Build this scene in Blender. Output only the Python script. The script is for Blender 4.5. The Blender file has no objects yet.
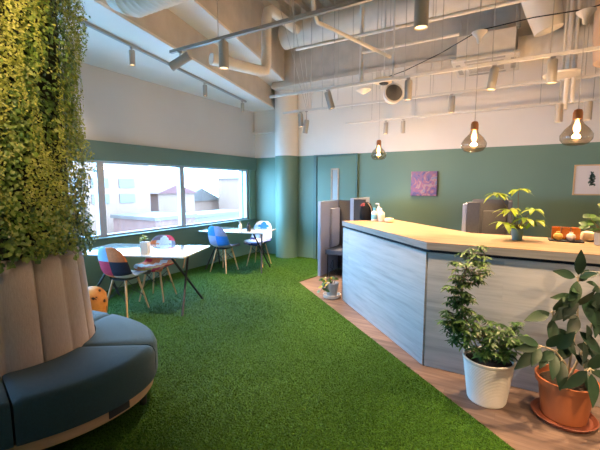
import bpy, bmesh, math, random
import numpy as np
from mathutils import Vector, Matrix
C = bpy.context.scene
COL = C.collection
R = math.radians
random.seed(7)
RNG = np.random.default_rng(11)

# ------------------------------------------------------------------ camera
cam_d = bpy.data.cameras.new('camera')
cam_d.sensor_width = 36.0
cam_d.lens = 36.0 * 360 / 600
cam_d.clip_start = 0.05
cam_d.clip_end = 500
cam = bpy.data.objects.new('camera', cam_d)
COL.objects.link(cam)
cam.location = (0, 0, 1.5)
cam.rotation_euler = (R(90) - math.atan(39 / 360), 0, R(30))
C.camera = cam

# ------------------------------------------------------------------ world
W = bpy.data.worlds.new('sky')
C.world = W
W.use_nodes = True
nt = W.node_tree
bg = nt.nodes['Background']
bg.inputs['Color'].default_value = (0.30, 0.61, 1.0, 1)
bg.inputs['Strength'].default_value = 13.5

# ------------------------------------------------------------------ exposure
C.view_settings.view_transform = 'Standard'
C.view_settings.look = 'None'
C.view_settings.exposure = 1.32
C.view_settings.gamma = 1
C.view_settings.use_curve_mapping = False
C.cycles.max_bounces = 10
C.cycles.transparent_max_bounces = 16
C.cycles.diffuse_bounces = 5
C.cycles.sample_clamp_indirect = 6

# light levels of the seen lamps and the unseen added ones
WARM = (1.0, 0.65, 0.36)
SPOT_W = 150.0
BULB_W = 29.0

# skylight portals in the window openings (they only guide sampling)
def portal(name, loc, rot, sx, sy):
    l = bpy.data.lights.new(name, 'AREA')
    l.shape = 'RECTANGLE'; l.size = sx; l.size_y = sy
    l.cycles.is_portal = True
    o = bpy.data.objects.new(name, l); COL.objects.link(o)
    o.location = loc; o.rotation_euler = rot
    return o
portal('window_portal', (-5.12, 2.4, 1.305), (0, R(-90), 0), 1.1, 7.8)

# ------------------------------------------------------------------ materials
def new_mat(name):
    m = bpy.data.materials.new(name); m.use_nodes = True
    return m, m.node_tree, m.node_tree.nodes['Principled BSDF']
def mat(name, col, rough=0.6, metal=0.0, var=0.0, scale=8.0, bump=0.0, bscale=60.0, spec=0.5, stretch=(1, 1, 1), sheen=0, trans=0, coat=0):
    m, t, b = new_mat(name)
    b.inputs['Roughness'].default_value = rough
    b.inputs['Metallic'].default_value = metal
    b.inputs['Specular IOR Level'].default_value = spec
    b.inputs['Sheen Weight'].default_value = sheen
    b.inputs['Coat Weight'].default_value = coat
    tc = t.nodes.new('ShaderNodeTexCoord'); mp = t.nodes.new('ShaderNodeMapping')
    mp.inputs['Scale'].default_value = stretch
    t.links.new(tc.outputs['Object'], mp.inputs[0])
    n = t.nodes.new('ShaderNodeTexNoise'); n.inputs['Scale'].default_value = scale; n.inputs['Detail'].default_value = 4
    t.links.new(mp.outputs[0], n.inputs['Vector'])
    r = t.nodes.new('ShaderNodeValToRGB')
    r.color_ramp.elements[0].position = 0.3; r.color_ramp.elements[1].position = 0.7
    r.color_ramp.elements[0].color = (*[c * (1 - var) for c in col], 1)
    r.color_ramp.elements[1].color = (*[min(1, c * (1 + var)) for c in col], 1)
    t.links.new(n.outputs[0], r.inputs[0]); t.links.new(r.outputs[0], b.inputs['Base Color'])
    if bump:
        n2 = t.nodes.new('ShaderNodeTexNoise'); n2.inputs['Scale'].default_value = bscale; n2.inputs['Detail'].default_value = 3
        t.links.new(mp.outputs[0], n2.inputs['Vector'])
        bp = t.nodes.new('ShaderNodeBump'); bp.inputs['Strength'].default_value = bump; bp.inputs['Distance'].default_value = 0.01
        t.links.new(n2.outputs[0], bp.inputs['Height']); t.links.new(bp.outputs[0], b.inputs['Normal'])
    return m
def ramp(t, stops):
    r = t.nodes.new('ShaderNodeValToRGB')
    while len(r.color_ramp.elements) < len(stops): r.color_ramp.elements.new(0.5)
    for e, (p, c) in zip(r.color_ramp.elements, stops):
        e.position = p; e.color = (*c, 1)
    return r
def glass_mat(name, tint, rough=0.02, fac=None):
    m = bpy.data.materials.new(name); m.use_nodes = True
    t = m.node_tree; t.nodes.remove(t.nodes['Principled BSDF']); out = t.nodes['Material Output']
    tr = t.nodes.new('ShaderNodeBsdfTransparent'); tr.inputs[0].default_value = (*tint, 1)
    gl = t.nodes.new('ShaderNodeBsdfGlossy'); gl.inputs['Roughness'].default_value = rough
    lw = t.nodes.new('ShaderNodeLayerWeight'); lw.inputs[0].default_value = 0.5
    pw = t.nodes.new('ShaderNodeMath'); pw.operation = 'POWER'; pw.inputs[1].default_value = 5
    t.links.new(lw.outputs['Facing'], pw.inputs[0])
    fr = t.nodes.new('ShaderNodeMath'); fr.operation = 'MULTIPLY_ADD'; fr.inputs[1].default_value = 0.9; fr.inputs[2].default_value = 0.035
    t.links.new(pw.outputs[0], fr.inputs[0])
    mx = t.nodes.new('ShaderNodeMixShader')
    if fac is None: t.links.new(fr.outputs[0], mx.inputs[0])
    else:
        a = t.nodes.new('ShaderNodeMath'); a.operation = 'ADD'; a.inputs[1].default_value = fac
        t.links.new(fr.outputs[0], a.inputs[0]); t.links.new(a.outputs[0], mx.inputs[0])
    t.links.new(tr.outputs[0], mx.inputs[1]); t.links.new(gl.outputs[0], mx.inputs[2])
    t.links.new(mx.outputs[0], out.inputs[0])
    return m
def emit_mat(name, col, s):
    m = bpy.data.materials.new(name); m.use_nodes = True
    t = m.node_tree; b = t.nodes['Principled BSDF']
    b.inputs['Base Color'].default_value = (*col, 1)
    b.inputs['Emission Color'].default_value = (*col, 1); b.inputs['Emission Strength'].default_value = s
    return m
def srgb(r, g, b):
    f = lambda c: ((c / 255 + 0.055) / 1.055) ** 2.4 if c > 10 else c / 255 / 12.92
    return (f(r), f(g), f(b))

def leaf_mat(name, stops, rough=0.45, trans=0.25, scale=9.0):
    m, t, b = new_mat(name)
    b.inputs['Roughness'].default_value = rough
    tc = t.nodes.new('ShaderNodeTexCoord'); n = t.nodes.new('ShaderNodeTexNoise')
    n.inputs['Scale'].default_value = scale; n.inputs['Detail'].default_value = 5
    t.links.new(tc.outputs['Object'], n.inputs['Vector'])
    g = t.nodes.new('ShaderNodeNewGeometry')
    a = t.nodes.new('ShaderNodeMath'); a.operation = 'MULTIPLY_ADD'; a.inputs[1].default_value = 0.5; 
    t.links.new(g.outputs['Random Per Island'], a.inputs[0]); 
    s = t.nodes.new('ShaderNodeMath'); s.operation = 'SUBTRACT'; s.inputs[1].default_value = 0.25
    t.links.new(n.outputs[0], s.inputs[0]); t.links.new(s.outputs[0], a.inputs[2])
    r = ramp(t, stops); t.links.new(a.outputs[0], r.inputs[0]); t.links.new(r.outputs[0], b.inputs['Base Color'])
    tl = t.nodes.new('ShaderNodeBsdfTranslucent'); t.links.new(r.outputs[0], tl.inputs[0])
    mx = t.nodes.new('ShaderNodeMixShader'); mx.inputs[0].default_value = trans
    t.links.new(b.outputs[0], mx.inputs[1]); t.links.new(tl.outputs[0], mx.inputs[2])
    t.links.new(mx.outputs[0], t.nodes['Material Output'].inputs[0])
    return m

def plank_mat(name, c1, c2, c3, plank=(1.2, 0.16), axis='XZ', rough=0.5, gap=0.004, grain=1.0):
    """boards: long axis then short axis; grain streaks along the long axis."""
    m, t, b = new_mat(name); b.inputs['Roughness'].default_value = rough
    tc = t.nodes.new('ShaderNodeTexCoord'); sp = t.nodes.new('ShaderNodeSeparateXYZ')
    t.links.new(tc.outputs['Object'], sp.inputs[0])
    cb = t.nodes.new('ShaderNodeCombineXYZ')
    t.links.new(sp.outputs[axis[0]], cb.inputs[0]); t.links.new(sp.outputs[axis[1]], cb.inputs[1])
    br = t.nodes.new('ShaderNodeTexBrick')
    br.inputs['Scale'].default_value = 1; br.inputs['Brick Width'].default_value = plank[0]; br.inputs['Row Height'].default_value = plank[1]
    br.inputs['Mortar Size'].default_value = gap; br.inputs['Bias'].default_value = 0; br.offset = 0.37
    br.inputs['Color1'].default_value = (0.2, 0.2, 0.2, 1); br.inputs['Color2'].default_value = (0.8, 0.8, 0.8, 1); br.inputs['Mortar'].default_value = (0, 0, 0, 1)
    t.links.new(cb.outputs[0], br.inputs['Vector'])
    mp = t.nodes.new('ShaderNodeMapping'); mp.inputs['Scale'].default_value = (1.6, 22, 22)
    t.links.new(cb.outputs[0], mp.inputs[0])
    ad = t.nodes.new('ShaderNodeVectorMath'); ad.operation = 'ADD'
    sc = t.nodes.new('ShaderNodeVectorMath'); sc.operation = 'SCALE'; sc.inputs['Scale'].default_value = 7
    t.links.new(br.outputs['Color'], sc.inputs[0]); t.links.new(mp.outputs[0], ad.inputs[0]); t.links.new(sc.outputs[0], ad.inputs[1])
    n = t.nodes.new('ShaderNodeTexNoise'); n.inputs['Scale'].default_value = 1.0; n.inputs['Detail'].default_value = 8; n.inputs['Roughness'].default_value = 0.65
    t.links.new(ad.outputs[0], n.inputs['Vector'])
    r = ramp(t, [(0.3, c1), (0.5, c2), (0.72, c3)]); t.links.new(n.outputs[0], r.inputs[0])
    mm = t.nodes.new('ShaderNodeMix'); mm.data_type = 'RGBA'; mm.blend_type = 'MULTIPLY'; mm.inputs['Factor'].default_value = 0.35 * grain
    t.links.new(r.outputs[0], mm.inputs['A']); t.links.new(br.outputs['Color'], mm.inputs['B'])
    t.links.new(mm.outputs['Result'], b.inputs['Base Color'])
    return m

M = {}
M['green'] = mat('green wall paint', srgb(103, 133, 117), 0.55, var=0.03, scale=1.2, bump=0.08, bscale=180)
M['green_dark'] = mat('dark green sill paint', srgb(82, 112, 104), 0.5, var=0.03, scale=1.2)
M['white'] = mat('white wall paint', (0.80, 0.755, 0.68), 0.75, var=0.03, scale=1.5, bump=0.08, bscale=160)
M['grey_wall'] = mat('light grey upper wall', (0.54, 0.55, 0.55), 0.75, var=0.03, scale=1.5, bump=0.08, bscale=160)  # greyer, darker tone than the white walls, for the upper window wall
M['ceil'] = mat('painted soffit', (0.74, 0.71, 0.66), 0.8, var=0.04, scale=2)
M['beam'] = mat('sprayed beam coating', (0.56, 0.52, 0.46), 0.9, var=0.08, scale=5, bump=0.5, bscale=90)
M['duct'] = mat('off-white duct wrap', (0.74, 0.70, 0.63), 0.55, var=0.06, scale=6, bump=0.1, bscale=30)
M['duct_warm'] = mat('pinkish duct wrap', (0.60, 0.45, 0.34), 0.7, var=0.12, scale=5, bump=0.3, bscale=20)
M['steel'] = mat('galvanised steel', (0.42, 0.41, 0.39), 0.4, 0.8, var=0.15, scale=14)
M['rail'] = mat('white rail enamel', (0.66, 0.64, 0.60), 0.4, var=0.02)
M['rail_grey'] = mat('grey rail', (0.33, 0.32, 0.30), 0.4, 0.3, var=0.02)
M['lamp'] = mat('spotlight enamel', (0.40, 0.375, 0.335), 0.45, var=0.02)
M['lens'] = emit_mat('lit lamp lens', (1.0, 0.60, 0.26), 1.6)
M['bulb'] = emit_mat('glowing bulb', (1.0, 0.58, 0.20), 6.0)
M['alu'] = mat('window aluminium', (0.36, 0.37, 0.39), 0.45, 0.3, var=0.03)
M['glass'] = glass_mat('window glass', (0.95, 0.97, 0.98))
M['smoke'] = glass_mat('smoked amber glass', (0.74, 0.66, 0.56), 0.03, 0.08)
M['copper'] = mat('copper cap', (0.55, 0.25, 0.12), 0.3, 0.9, var=0.05)
M['black'] = mat('black metal', (0.012, 0.013, 0.016), 0.6, 0.0, var=0.1)
M['dark'] = mat('dark shadow gap lining', (0.012, 0.014, 0.018), 0.8)
M['wire'] = mat('cable', (0.50, 0.47, 0.42), 0.5)
M['tabletop'] = mat('glossy white tabletop', (0.72, 0.76, 0.76), 0.08, var=0.01, coat=1.0)
M['oak'] = mat('pale ash wood', (0.60, 0.38, 0.20), 0.5, var=0.15, scale=5, stretch=(8, 8, 1))
M['navy'] = mat('navy wool fabric', (0.005, 0.038, 0.058), 0.85, var=0.15, scale=120, bump=0.35, bscale=400, sheen=0.15)
M['backrest'] = mat('pinkish beige ribbed fabric', (0.42, 0.345, 0.305), 0.9, var=0.08, scale=60, bump=0.4, bscale=160, stretch=(3, 3, 0.4), sheen=0.2)
M['basewood'] = mat('beige wood band', (0.42, 0.27, 0.16), 0.5, var=0.12, scale=6, stretch=(1, 1, 6))
M['counterside'] = plank_mat('grey washed timber boards', (0.33, 0.34, 0.35), (0.45, 0.46, 0.47), (0.54, 0.54, 0.54), (2.6, 0.13), 'XZ', 0.55, 0.001, 0.45)
M['countertop'] = plank_mat('pale timber worktop', (0.24, 0.155, 0.085), (0.34, 0.235, 0.14), (0.42, 0.30, 0.19), (2.2, 0.20), 'XY', 0.4, 0.0005, 0.5)
M['edge'] = mat('grey worktop edge', (0.30, 0.29, 0.28), 0.5, var=0.15, scale=4, stretch=(1, 1, 12))
M['woodfloor'] = plank_mat('brown vinyl planks', (0.10, 0.066, 0.05), (0.19, 0.125, 0.095), (0.30, 0.215, 0.165), (0.9, 0.145), 'XY', 0.42, 0.0012)
M['potwhite'] = mat('white ribbed ceramic', (0.60, 0.58, 0.54), 0.55, var=0.05, scale=6)
M['terracotta'] = mat('terracotta plastic', (0.38, 0.12, 0.042), 0.5, var=0.08, scale=8)
M['saucer'] = mat('brown red saucer', (0.22, 0.065, 0.035), 0.45, var=0.08)
M['soil'] = mat('potting soil', (0.035, 0.022, 0.014), 0.95, var=0.5, scale=60, bump=0.8, bscale=90)
M['teal_pot'] = mat('teal grey pot', (0.10, 0.20, 0.22), 0.5, var=0.05)
M['grey_pot'] = mat('grey concrete pot', (0.36, 0.37, 0.38), 0.7, var=0.08)
M['bark'] = mat('green brown stem', (0.16, 0.12, 0.06), 0.7, var=0.25, scale=20)
M['twine'] = mat('pale stem', (0.42, 0.36, 0.24), 0.7, var=0.15, scale=20)
M['booth'] = mat('grey booth laminate', (0.31, 0.36, 0.48), 0.6, var=0.05, scale=4)
M['booth_dark'] = mat('dark grey booth felt', (0.085, 0.088, 0.10), 0.85, var=0.08, scale=40)
M['booth_brown'] = mat('brown grey upholstery', (0.12, 0.09, 0.07), 0.9, var=0.08, scale=50, bump=0.2, bscale=200)
M['booth_pale'] = mat('pale lavender upholstery', (0.36, 0.40, 0.52), 0.9, var=0.04, scale=50)
M['charcoal'] = mat('charcoal laminate', (0.018, 0.021, 0.028), 0.8)
M['redtrim'] = mat('dark red trim', (0.12, 0.006, 0.009), 0.7)
M['bottle'] = mat('white plastic bottle', (0.75, 0.72, 0.68), 0.3, var=0.02)
M['bluelabel'] = mat('pale blue label', (0.14, 0.42, 0.62), 0.4)
M['pinklabel'] = mat('pale pink label', (0.70, 0.48, 0.42), 0.4)
M['cream'] = mat('cream box', (0.72, 0.58, 0.38), 0.6, var=0.05)
M['amber'] = mat('amber jar glass', (0.55, 0.16, 0.02), 0.15, var=0.1, coat=0.6)
M['yellow'] = mat('yellow wax', (0.6, 0.34, 0.06), 0.5, var=0.2, scale=30)
M['pinkwhite'] = mat('pinkish paper', (0.72, 0.60, 0.54), 0.6, var=0.15, scale=40)
M['frame'] = mat('pale wood frame', (0.62, 0.42, 0.22), 0.5, var=0.08, scale=6)
M['paper'] = mat('white paper', (0.72, 0.66, 0.62), 0.7)
M['leafprint'] = mat('printed grey green', (0.10, 0.16, 0.11), 0.8, var=0.5, scale=60)
M['speaker'] = mat('grey speaker mesh', (0.15, 0.15, 0.15), 0.8, var=0.3, scale=200)
M['orange'] = None

# grass
def turf():
    m, t, b = new_mat('artificial grass'); b.inputs['Roughness'].default_value = 0.75; b.inputs['Specular IOR Level'].default_value = 0.25
    tc = t.nodes.new('ShaderNodeTexCoord'); n = t.nodes.new('ShaderNodeTexNoise'); n.inputs['Scale'].default_value = 70; n.inputs['Detail'].default_value = 6
    t.links.new(tc.outputs['Object'], n.inputs['Vector'])
    g = t.nodes.new('ShaderNodeNewGeometry'); a = t.nodes.new('ShaderNodeMath'); a.operation = 'MULTIPLY_ADD'; a.inputs[1].default_value = 0.6
    s = t.nodes.new('ShaderNodeMath'); s.operation = 'SUBTRACT'; s.inputs[1].default_value = 0.3
    t.links.new(n.outputs[0], s.inputs[0]); t.links.new(g.outputs['Random Per Island'], a.inputs[0]); t.links.new(s.outputs[0], a.inputs[2])
    r = ramp(t, [(0.1, (0.007, 0.038, 0.001)), (0.5, (0.024, 0.082, 0.001)), (0.9, (0.062, 0.16, 0.003))])
    t.links.new(a.outputs[0], r.inputs[0]); t.links.new(r.outputs[0], b.inputs['Base Color'])
    bp = t.nodes.new('ShaderNodeBump'); bp.inputs['Strength'].default_value = 0.9; bp.inputs['Distance'].default_value = 0.02
    t.links.new(n.outputs[0], bp.inputs['Height']); t.links.new(bp.outputs[0], b.inputs['Normal'])
    return m
M['turf'] = turf()

# ------------------------------------------------------------------ mesh builder
class MB:
    def __init__(s): s.v = []; s.f = []; s.m = []
    def add(s, vs, fs, mi=0):
        o = len(s.v); s.v.extend([tuple(p) for p in vs]); s.f.extend([tuple(i + o for i in f) for f in fs]); s.m.extend([mi] * len(fs)); return s
    def box(s, x0, x1, y0, y1, z0, z1, mi=0, bev=0.0, mtx=None):
        if bev <= 0:
            vs = [(x, y, z) for z in (z0, z1) for y in (y0, y1) for x in (x0, x1)]
            fs = [(0, 2, 3, 1), (4, 5, 7, 6), (0, 1, 5, 4), (2, 6, 7, 3), (0, 4, 6, 2), (1, 3, 7, 5)]
        else:
            bm = bmesh.new(); bmesh.ops.create_cube(bm, size=1)
            bmesh.ops.scale(bm, vec=(x1 - x0, y1 - y0, z1 - z0), verts=bm.verts)
            bmesh.ops.translate(bm, vec=((x0 + x1) / 2, (y0 + y1) / 2, (z0 + z1) / 2), verts=bm.verts)
            bmesh.ops.bevel(bm, geom=list(bm.edges), offset=bev, segments=2, profile=0.7, affect='EDGES')
            bm.verts.index_update()
            vs = [tuple(v.co) for v in bm.verts]; fs = [[v.index for v in f.verts] for f in bm.faces]; bm.free()
        if mtx is not None: vs = [tuple(mtx @ Vector(p)) for p in vs]
        return s.add(vs, fs, mi)
    def tube(s, pts, r, n=10, mi=0, cap=True):
        pts = [Vector(p) for p in pts]; rs = r if isinstance(r, (list, tuple)) else [r] * len(pts)
        vs = []; fs = []; prev = None
        for i, p in enumerate(pts):
            a = pts[max(0, i - 1)]; b = pts[min(len(pts) - 1, i + 1)]; d = (b - a).normalized()
            if prev is None:
                u = d.orthogonal().normalized()
            else:
                u = (prev - d * prev.dot(d))
                u = u.normalized() if u.length > 1e-6 else d.orthogonal().normalized()
            prev = u; w = d.cross(u)
            for k in range(n):
                t = 2 * math.pi * k / n
                vs.append(p + (u * math.cos(t) + w * math.sin(t)) * rs[i])
        for i in range(len(pts) - 1):
            for k in range(n):
                k2 = (k + 1) % n
                fs.append((i * n + k, i * n + k2, (i + 1) * n + k2, (i + 1) * n + k))
        if cap:
            fs.append(tuple(range(n - 1, -1, -1))); o = (len(pts) - 1) * n; fs.append(tuple(o + k for k in range(n)))
        return s.add(vs, fs, mi)
    def lathe(s, prof, n=24, c=(0, 0, 0), mi=0, mtx=None, wob=None):
        """prof list of (r, z)"""
        vs = []; fs = []
        for r, z in prof:
            for k in range(n):
                t = 2 * math.pi * k / n
                p = Vector((r * math.cos(t), r * math.sin(t), z))
                if mtx is not None: p = mtx @ p
                vs.append((c[0] + p.x, c[1] + p.y, c[2] + p.z))
        for i in range(len(prof) - 1):
            for k in range(n):
                k2 = (k + 1) % n
                fs.append((i * n + k, i * n + k2, (i + 1) * n + k2, (i + 1) * n + k))
        if prof[0][0] > 1e-5: fs.append(tuple(range(n - 1, -1, -1)))
        if prof[-1][0] > 1e-5: fs.append(tuple((len(prof) - 1) * n + k for k in range(n)))
        return s.add(vs, fs, mi)
    def prism(s, poly, z0, z1, mi=0):
        n = len(poly)
        vs = [(x, y, z0) for x, y in poly] + [(x, y, z1) for x, y in poly]
        fs = [tuple(range(n - 1, -1, -1)), tuple(range(n, 2 * n))] + [(i, (i + 1) % n, (i + 1) % n + n, i + n) for i in range(n)]
        return s.add(vs, fs, mi)
    def leaf(s, base, d, nrm, L, Wd, droop=0.3, mi=0, seg=4, fold=0.15):
        base = Vector(base); d = Vector(d).normalized(); nrm = Vector(nrm)
        nrm = nrm - d * nrm.dot(d)
        nrm = nrm.normalized() if nrm.length > 1e-4 else d.orthogonal().normalized()
        side = d.cross(nrm)
        vs = []; p = base.copy(); dd = d.copy()
        for i in range(seg + 1):
            t = i / seg
            w = Wd * 0.5 * math.sin(math.pi * min(1, t ** 0.8 * 0.97 + 0.015)) if 0 < i < seg else Wd * 0.04
            vs += [p - side * w + nrm * w * fold, p, p + side * w + nrm * w * fold]
            dd = (dd - nrm * droop / seg).normalized(); p = p + dd * (L / seg)
        fs = []
        for i in range(seg):
            a = i * 3; fs += [(a, a + 1, a + 4, a + 3), (a + 1, a + 2, a + 5, a + 4)]
        return s.add(vs, fs, mi)
    def build(s, name, mats, parent=None, smooth=35, fix=True, loc=None):
        me = bpy.data.meshes.new(name); me.from_pydata(s.v, [], s.f)
        if not isinstance(mats, (list, tuple)): mats = [mats]
        for m in mats: me.materials.append(m)
        if len(mats) > 1: me.polygons.foreach_set('material_index', s.m)
        if fix:
            bm = bmesh.new(); bm.from_mesh(me); bmesh.ops.recalc_face_normals(bm, faces=bm.faces); bm.to_mesh(me); bm.free()
        if smooth:
            me.polygons.foreach_set('use_smooth', [True] * len(me.polygons))
            me.set_sharp_from_angle(angle=R(smooth))
        me.update()
        o = bpy.data.objects.new(name, me); COL.objects.link(o)
        if parent is not None: o.parent = parent
        if loc is not None: o.location = loc
        return o

def tag(o, label=None, cat=None, group=None, kind=None):
    if label: o['label'] = label
    if cat: o['category'] = cat
    if group: o['group'] = group
    if kind: o['kind'] = kind
    return o
def thing(name, label, cat, loc=(0, 0, 0), rz=0.0, group=None):
    o = bpy.data.objects.new(name, None); COL.objects.link(o)
    o.empty_display_size = 0.1
    o.location = loc; o.rotation_euler = (0, 0, rz)
    return tag(o, label, cat, group)
def struct(name, mb, m, parent=None, **k):
    o = mb.build(name, m, parent, **k)
    if parent is None: o['kind'] = 'structure'
    return o
def copy_tree(o, parent=None):
    c = o.copy(); COL.objects.link(c)
    if parent is not None: c.parent = parent
    for ch in [x for x in bpy.data.objects if x.parent == o]:
        copy_tree(ch, c)
    return c

# ================================================================== THE SHELL
XL, YB, XR, YF = -4.9, 6.5, 3.4, -2.6
ZG, ZW0, ZW1, ZS1, ZS2, ZD = 2.11, 0.78, 1.85, 3.10, 3.50, 4.40
struct('floor', MB().box(XL - 0.3, XR, YF, YB, -0.12, 0.0), M['woodfloor'], smooth=0)
# back wall: green below, white above, two prisms with the doorway left as a panel in front
struct('wall_back', MB().box(XL - 0.3, XR, YB, YB + 0.15, 0, ZG).box(XL - 0.3, XR, YB, YB + 0.15, ZG, ZD + 0.1, 1), [M['green'], M['white']], smooth=0)
struct('wall_right', MB().box(XR, XR + 0.15, YF, YB + 0.15, 0, ZD + 0.1), M['white'], smooth=0)
struct('wall_front', MB().box(XL - 0.3, XR + 0.15, YF - 0.15, YF, 0, ZD + 0.1), M['white'], smooth=0)
wy0, wy1 = -1.41, 6.29
wl = MB()
wl.box(XL - 0.22, XL, YF, YB, 0, ZW0 - 0.03)
wl.box(XL - 0.22, XL, YF, wy0, ZW0 - 0.03, ZW1)
wl.box(XL - 0.22, XL, wy1, YB, ZW0 - 0.03, ZW1)
wl.box(XL - 0.22, XL, YF, YB, ZW1, ZG)
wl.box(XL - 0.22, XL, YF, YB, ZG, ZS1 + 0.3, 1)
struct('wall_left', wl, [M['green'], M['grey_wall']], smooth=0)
struct('trim_1', MB().box(XL, XL + 0.055, YF, YB - 0.02, ZW1 - 0.005, ZG, bev=0.004), M['green_dark'])      # blind pelmet over the windows
struct('trim_2', MB().box(XL - 0.21, XL + 0.05, YF, YB - 0.01, ZW0 - 0.03, ZW0, bev=0.005), M['green_dark'])  # window sill
# windows: one per bay
edges = [wy0, 0.06, 1.53, 3.0, 4.46, wy1]
for i in range(5):
    a, b = edges[i], edges[i + 1]
    w = MB()
    x0, x1 = XL - 0.13, XL - 0.05
    t = 0.05
    w.box(x0, x1, a, a + t, ZW0, ZW1).box(x0, x1, b - t, b, ZW0, ZW1)
    w.box(x0, x1, a + t, b - t, ZW0, ZW0 + 0.03).box(x0, x1, a + t, b - t, ZW1 - 0.03, ZW1)
    if i == 4: w.box(x0, x1, b - 0.20, b - 0.17, ZW0 + 0.03, ZW1 - 0.03)
    wn = struct('window_%d' % (i + 1), w, M['alu'])
    MB().box(XL - 0.092, XL - 0.086, a + t, b - t, ZW0 + 0.03, ZW1 - 0.03).build('pane', M['glass'], wn, smooth=0)

# ceilings: window-side soffit, stepped beam soffit, corrugated deck
SL = 0.25
def L1(y): return -4.34 + SL * (YB - y)
def L2(y): return L1(y) + 0.40
struct('ceiling', MB().prism([(XL - 0.2, YF), (L1(YF), YF), (L1(YB), YB), (XL - 0.2, YB)], ZS1, ZS1 + 0.03, 0)
       .prism([(L1(YF), YF), (L2(YF), YF), (L2(YB), YB), (L1(YB), YB)], ZS2, ZS2 + 0.03, 0)
       .prism([(L1(YF) - 0.03, YF), (L1(YF), YF), (L1(YB), YB), (L1(YB) - 0.03, YB)], ZS1 + 0.03, ZS2, 1)
       .prism([(L2(YF) - 0.03, YF), (L2(YF), YF), (L2(YB), YB), (L2(YB) - 0.03, YB)], ZS2 + 0.03, ZD, 1), [M['ceil'], M['beam']], smooth=0)
dk = MB()
x = L2(YB) - 0.2
prof = []
while x < XR:
    prof += [(x, ZD), (x + 0.09, ZD), (x + 0.12, ZD + 0.07), (x + 0.21, ZD + 0.07)]; x += 0.24
vs = [(px, YF, pz) for px, pz in prof] + [(px, YB, pz) for px, pz in prof]; n = len(prof)
dk.add(vs, [(i, i + 1, i + 1 + n, i + n) for i in range(n - 1)])
dk.box(XL - 0.2, XR, YF, YB, ZD + 0.08, ZD + 0.2)
struct('trim_3', dk, M['beam'], smooth=0, fix=False)     # corrugated deck slab
struct('trim_4', MB().box(-4.1, XR, 6.02, YB, 3.42, ZD).box(-4.1, XR, 5.98, YB, 3.38, 3.44), M['beam'], smooth=0)   # beam along the back wall
struct('trim_5', MB().box(-2.6, XR, 3.3, 3.55, 4.02, ZD).box(-2.6, XR, 3.24, 3.61, 3.98, 4.02), M['beam'], smooth=0)   # cross beam
for k, xx in enumerate((-1.9, 0.2, 2.3)):
    struct('trim_%d' % (6 + k), MB().box(xx - 0.06, xx + 0.06, YF, 6.0, 4.2, ZD).box(xx - 0.1, xx + 0.1, YF, 6.0, 4.18, 4.20), M['beam'], smooth=0)

# column in the back corner (round, green below and white above) and the small ledge beside it
struct('trim_9', MB().lathe([(0.235, 0.0), (0.235, ZG)], 48, (-4.03, 6.42, 0)).lathe([(0.235, ZG), (0.235, ZS2)], 48, (-4.03, 6.42, 0), 1), [M['green'], M['white']])
struct('trim_10', MB().box(-4.88, -4.3, 6.40, YB, 2.62, 2.66).box(-4.88, -4.3, 6.46, YB, 2.66, ZS1), M['white'], smooth=0)

# door in the back wall
d = struct('door_1', MB().box(-3.33, -2.52, YB - 0.035, YB - 0.004, 0.01, 2.07, bev=0.003), M['green'])
MB().box(-3.41, -3.345, YB - 0.05, YB, 0, 2.11).box(-2.51, -2.485, YB - 0.05, YB, 0, 2.11).box(-3.345, -2.51, YB - 0.05, YB, 2.08, 2.11).build('door_frame', M['green_dark'], d)
MB().box(-3.424, -3.41, YB - 0.012, YB - 0.002, 0, 2.10).build('shadow_gap', M['dark'], d, smooth=0)
f = MB().box(-3.03, -3.0, YB - 0.05, YB - 0.02, 1.16, 1.84).box(-2.89, -2.86, YB - 0.05, YB - 0.02, 1.16, 1.84).box(-3.0, -2.89, YB - 0.05, YB - 0.02, 1.81, 1.84).box(-3.0, -2.89, YB - 0.05, YB - 0.02, 1.16, 1.19).build('vision_frame', M['basewood'], d)
MB().box(-3.0, -2.89, YB - 0.04, YB - 0.034, 1.19, 1.81).build('vision_pane', mat('frosted pane', (0.28, 0.25, 0.20), 0.25), d, smooth=0)
MB().tube([(-2.60, YB - 0.03, 1.02), (-2.60, YB - 0.075, 1.02), (-2.71, YB - 0.075, 1.02)], 0.009).build('door_handle', M['steel'], d)

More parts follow.
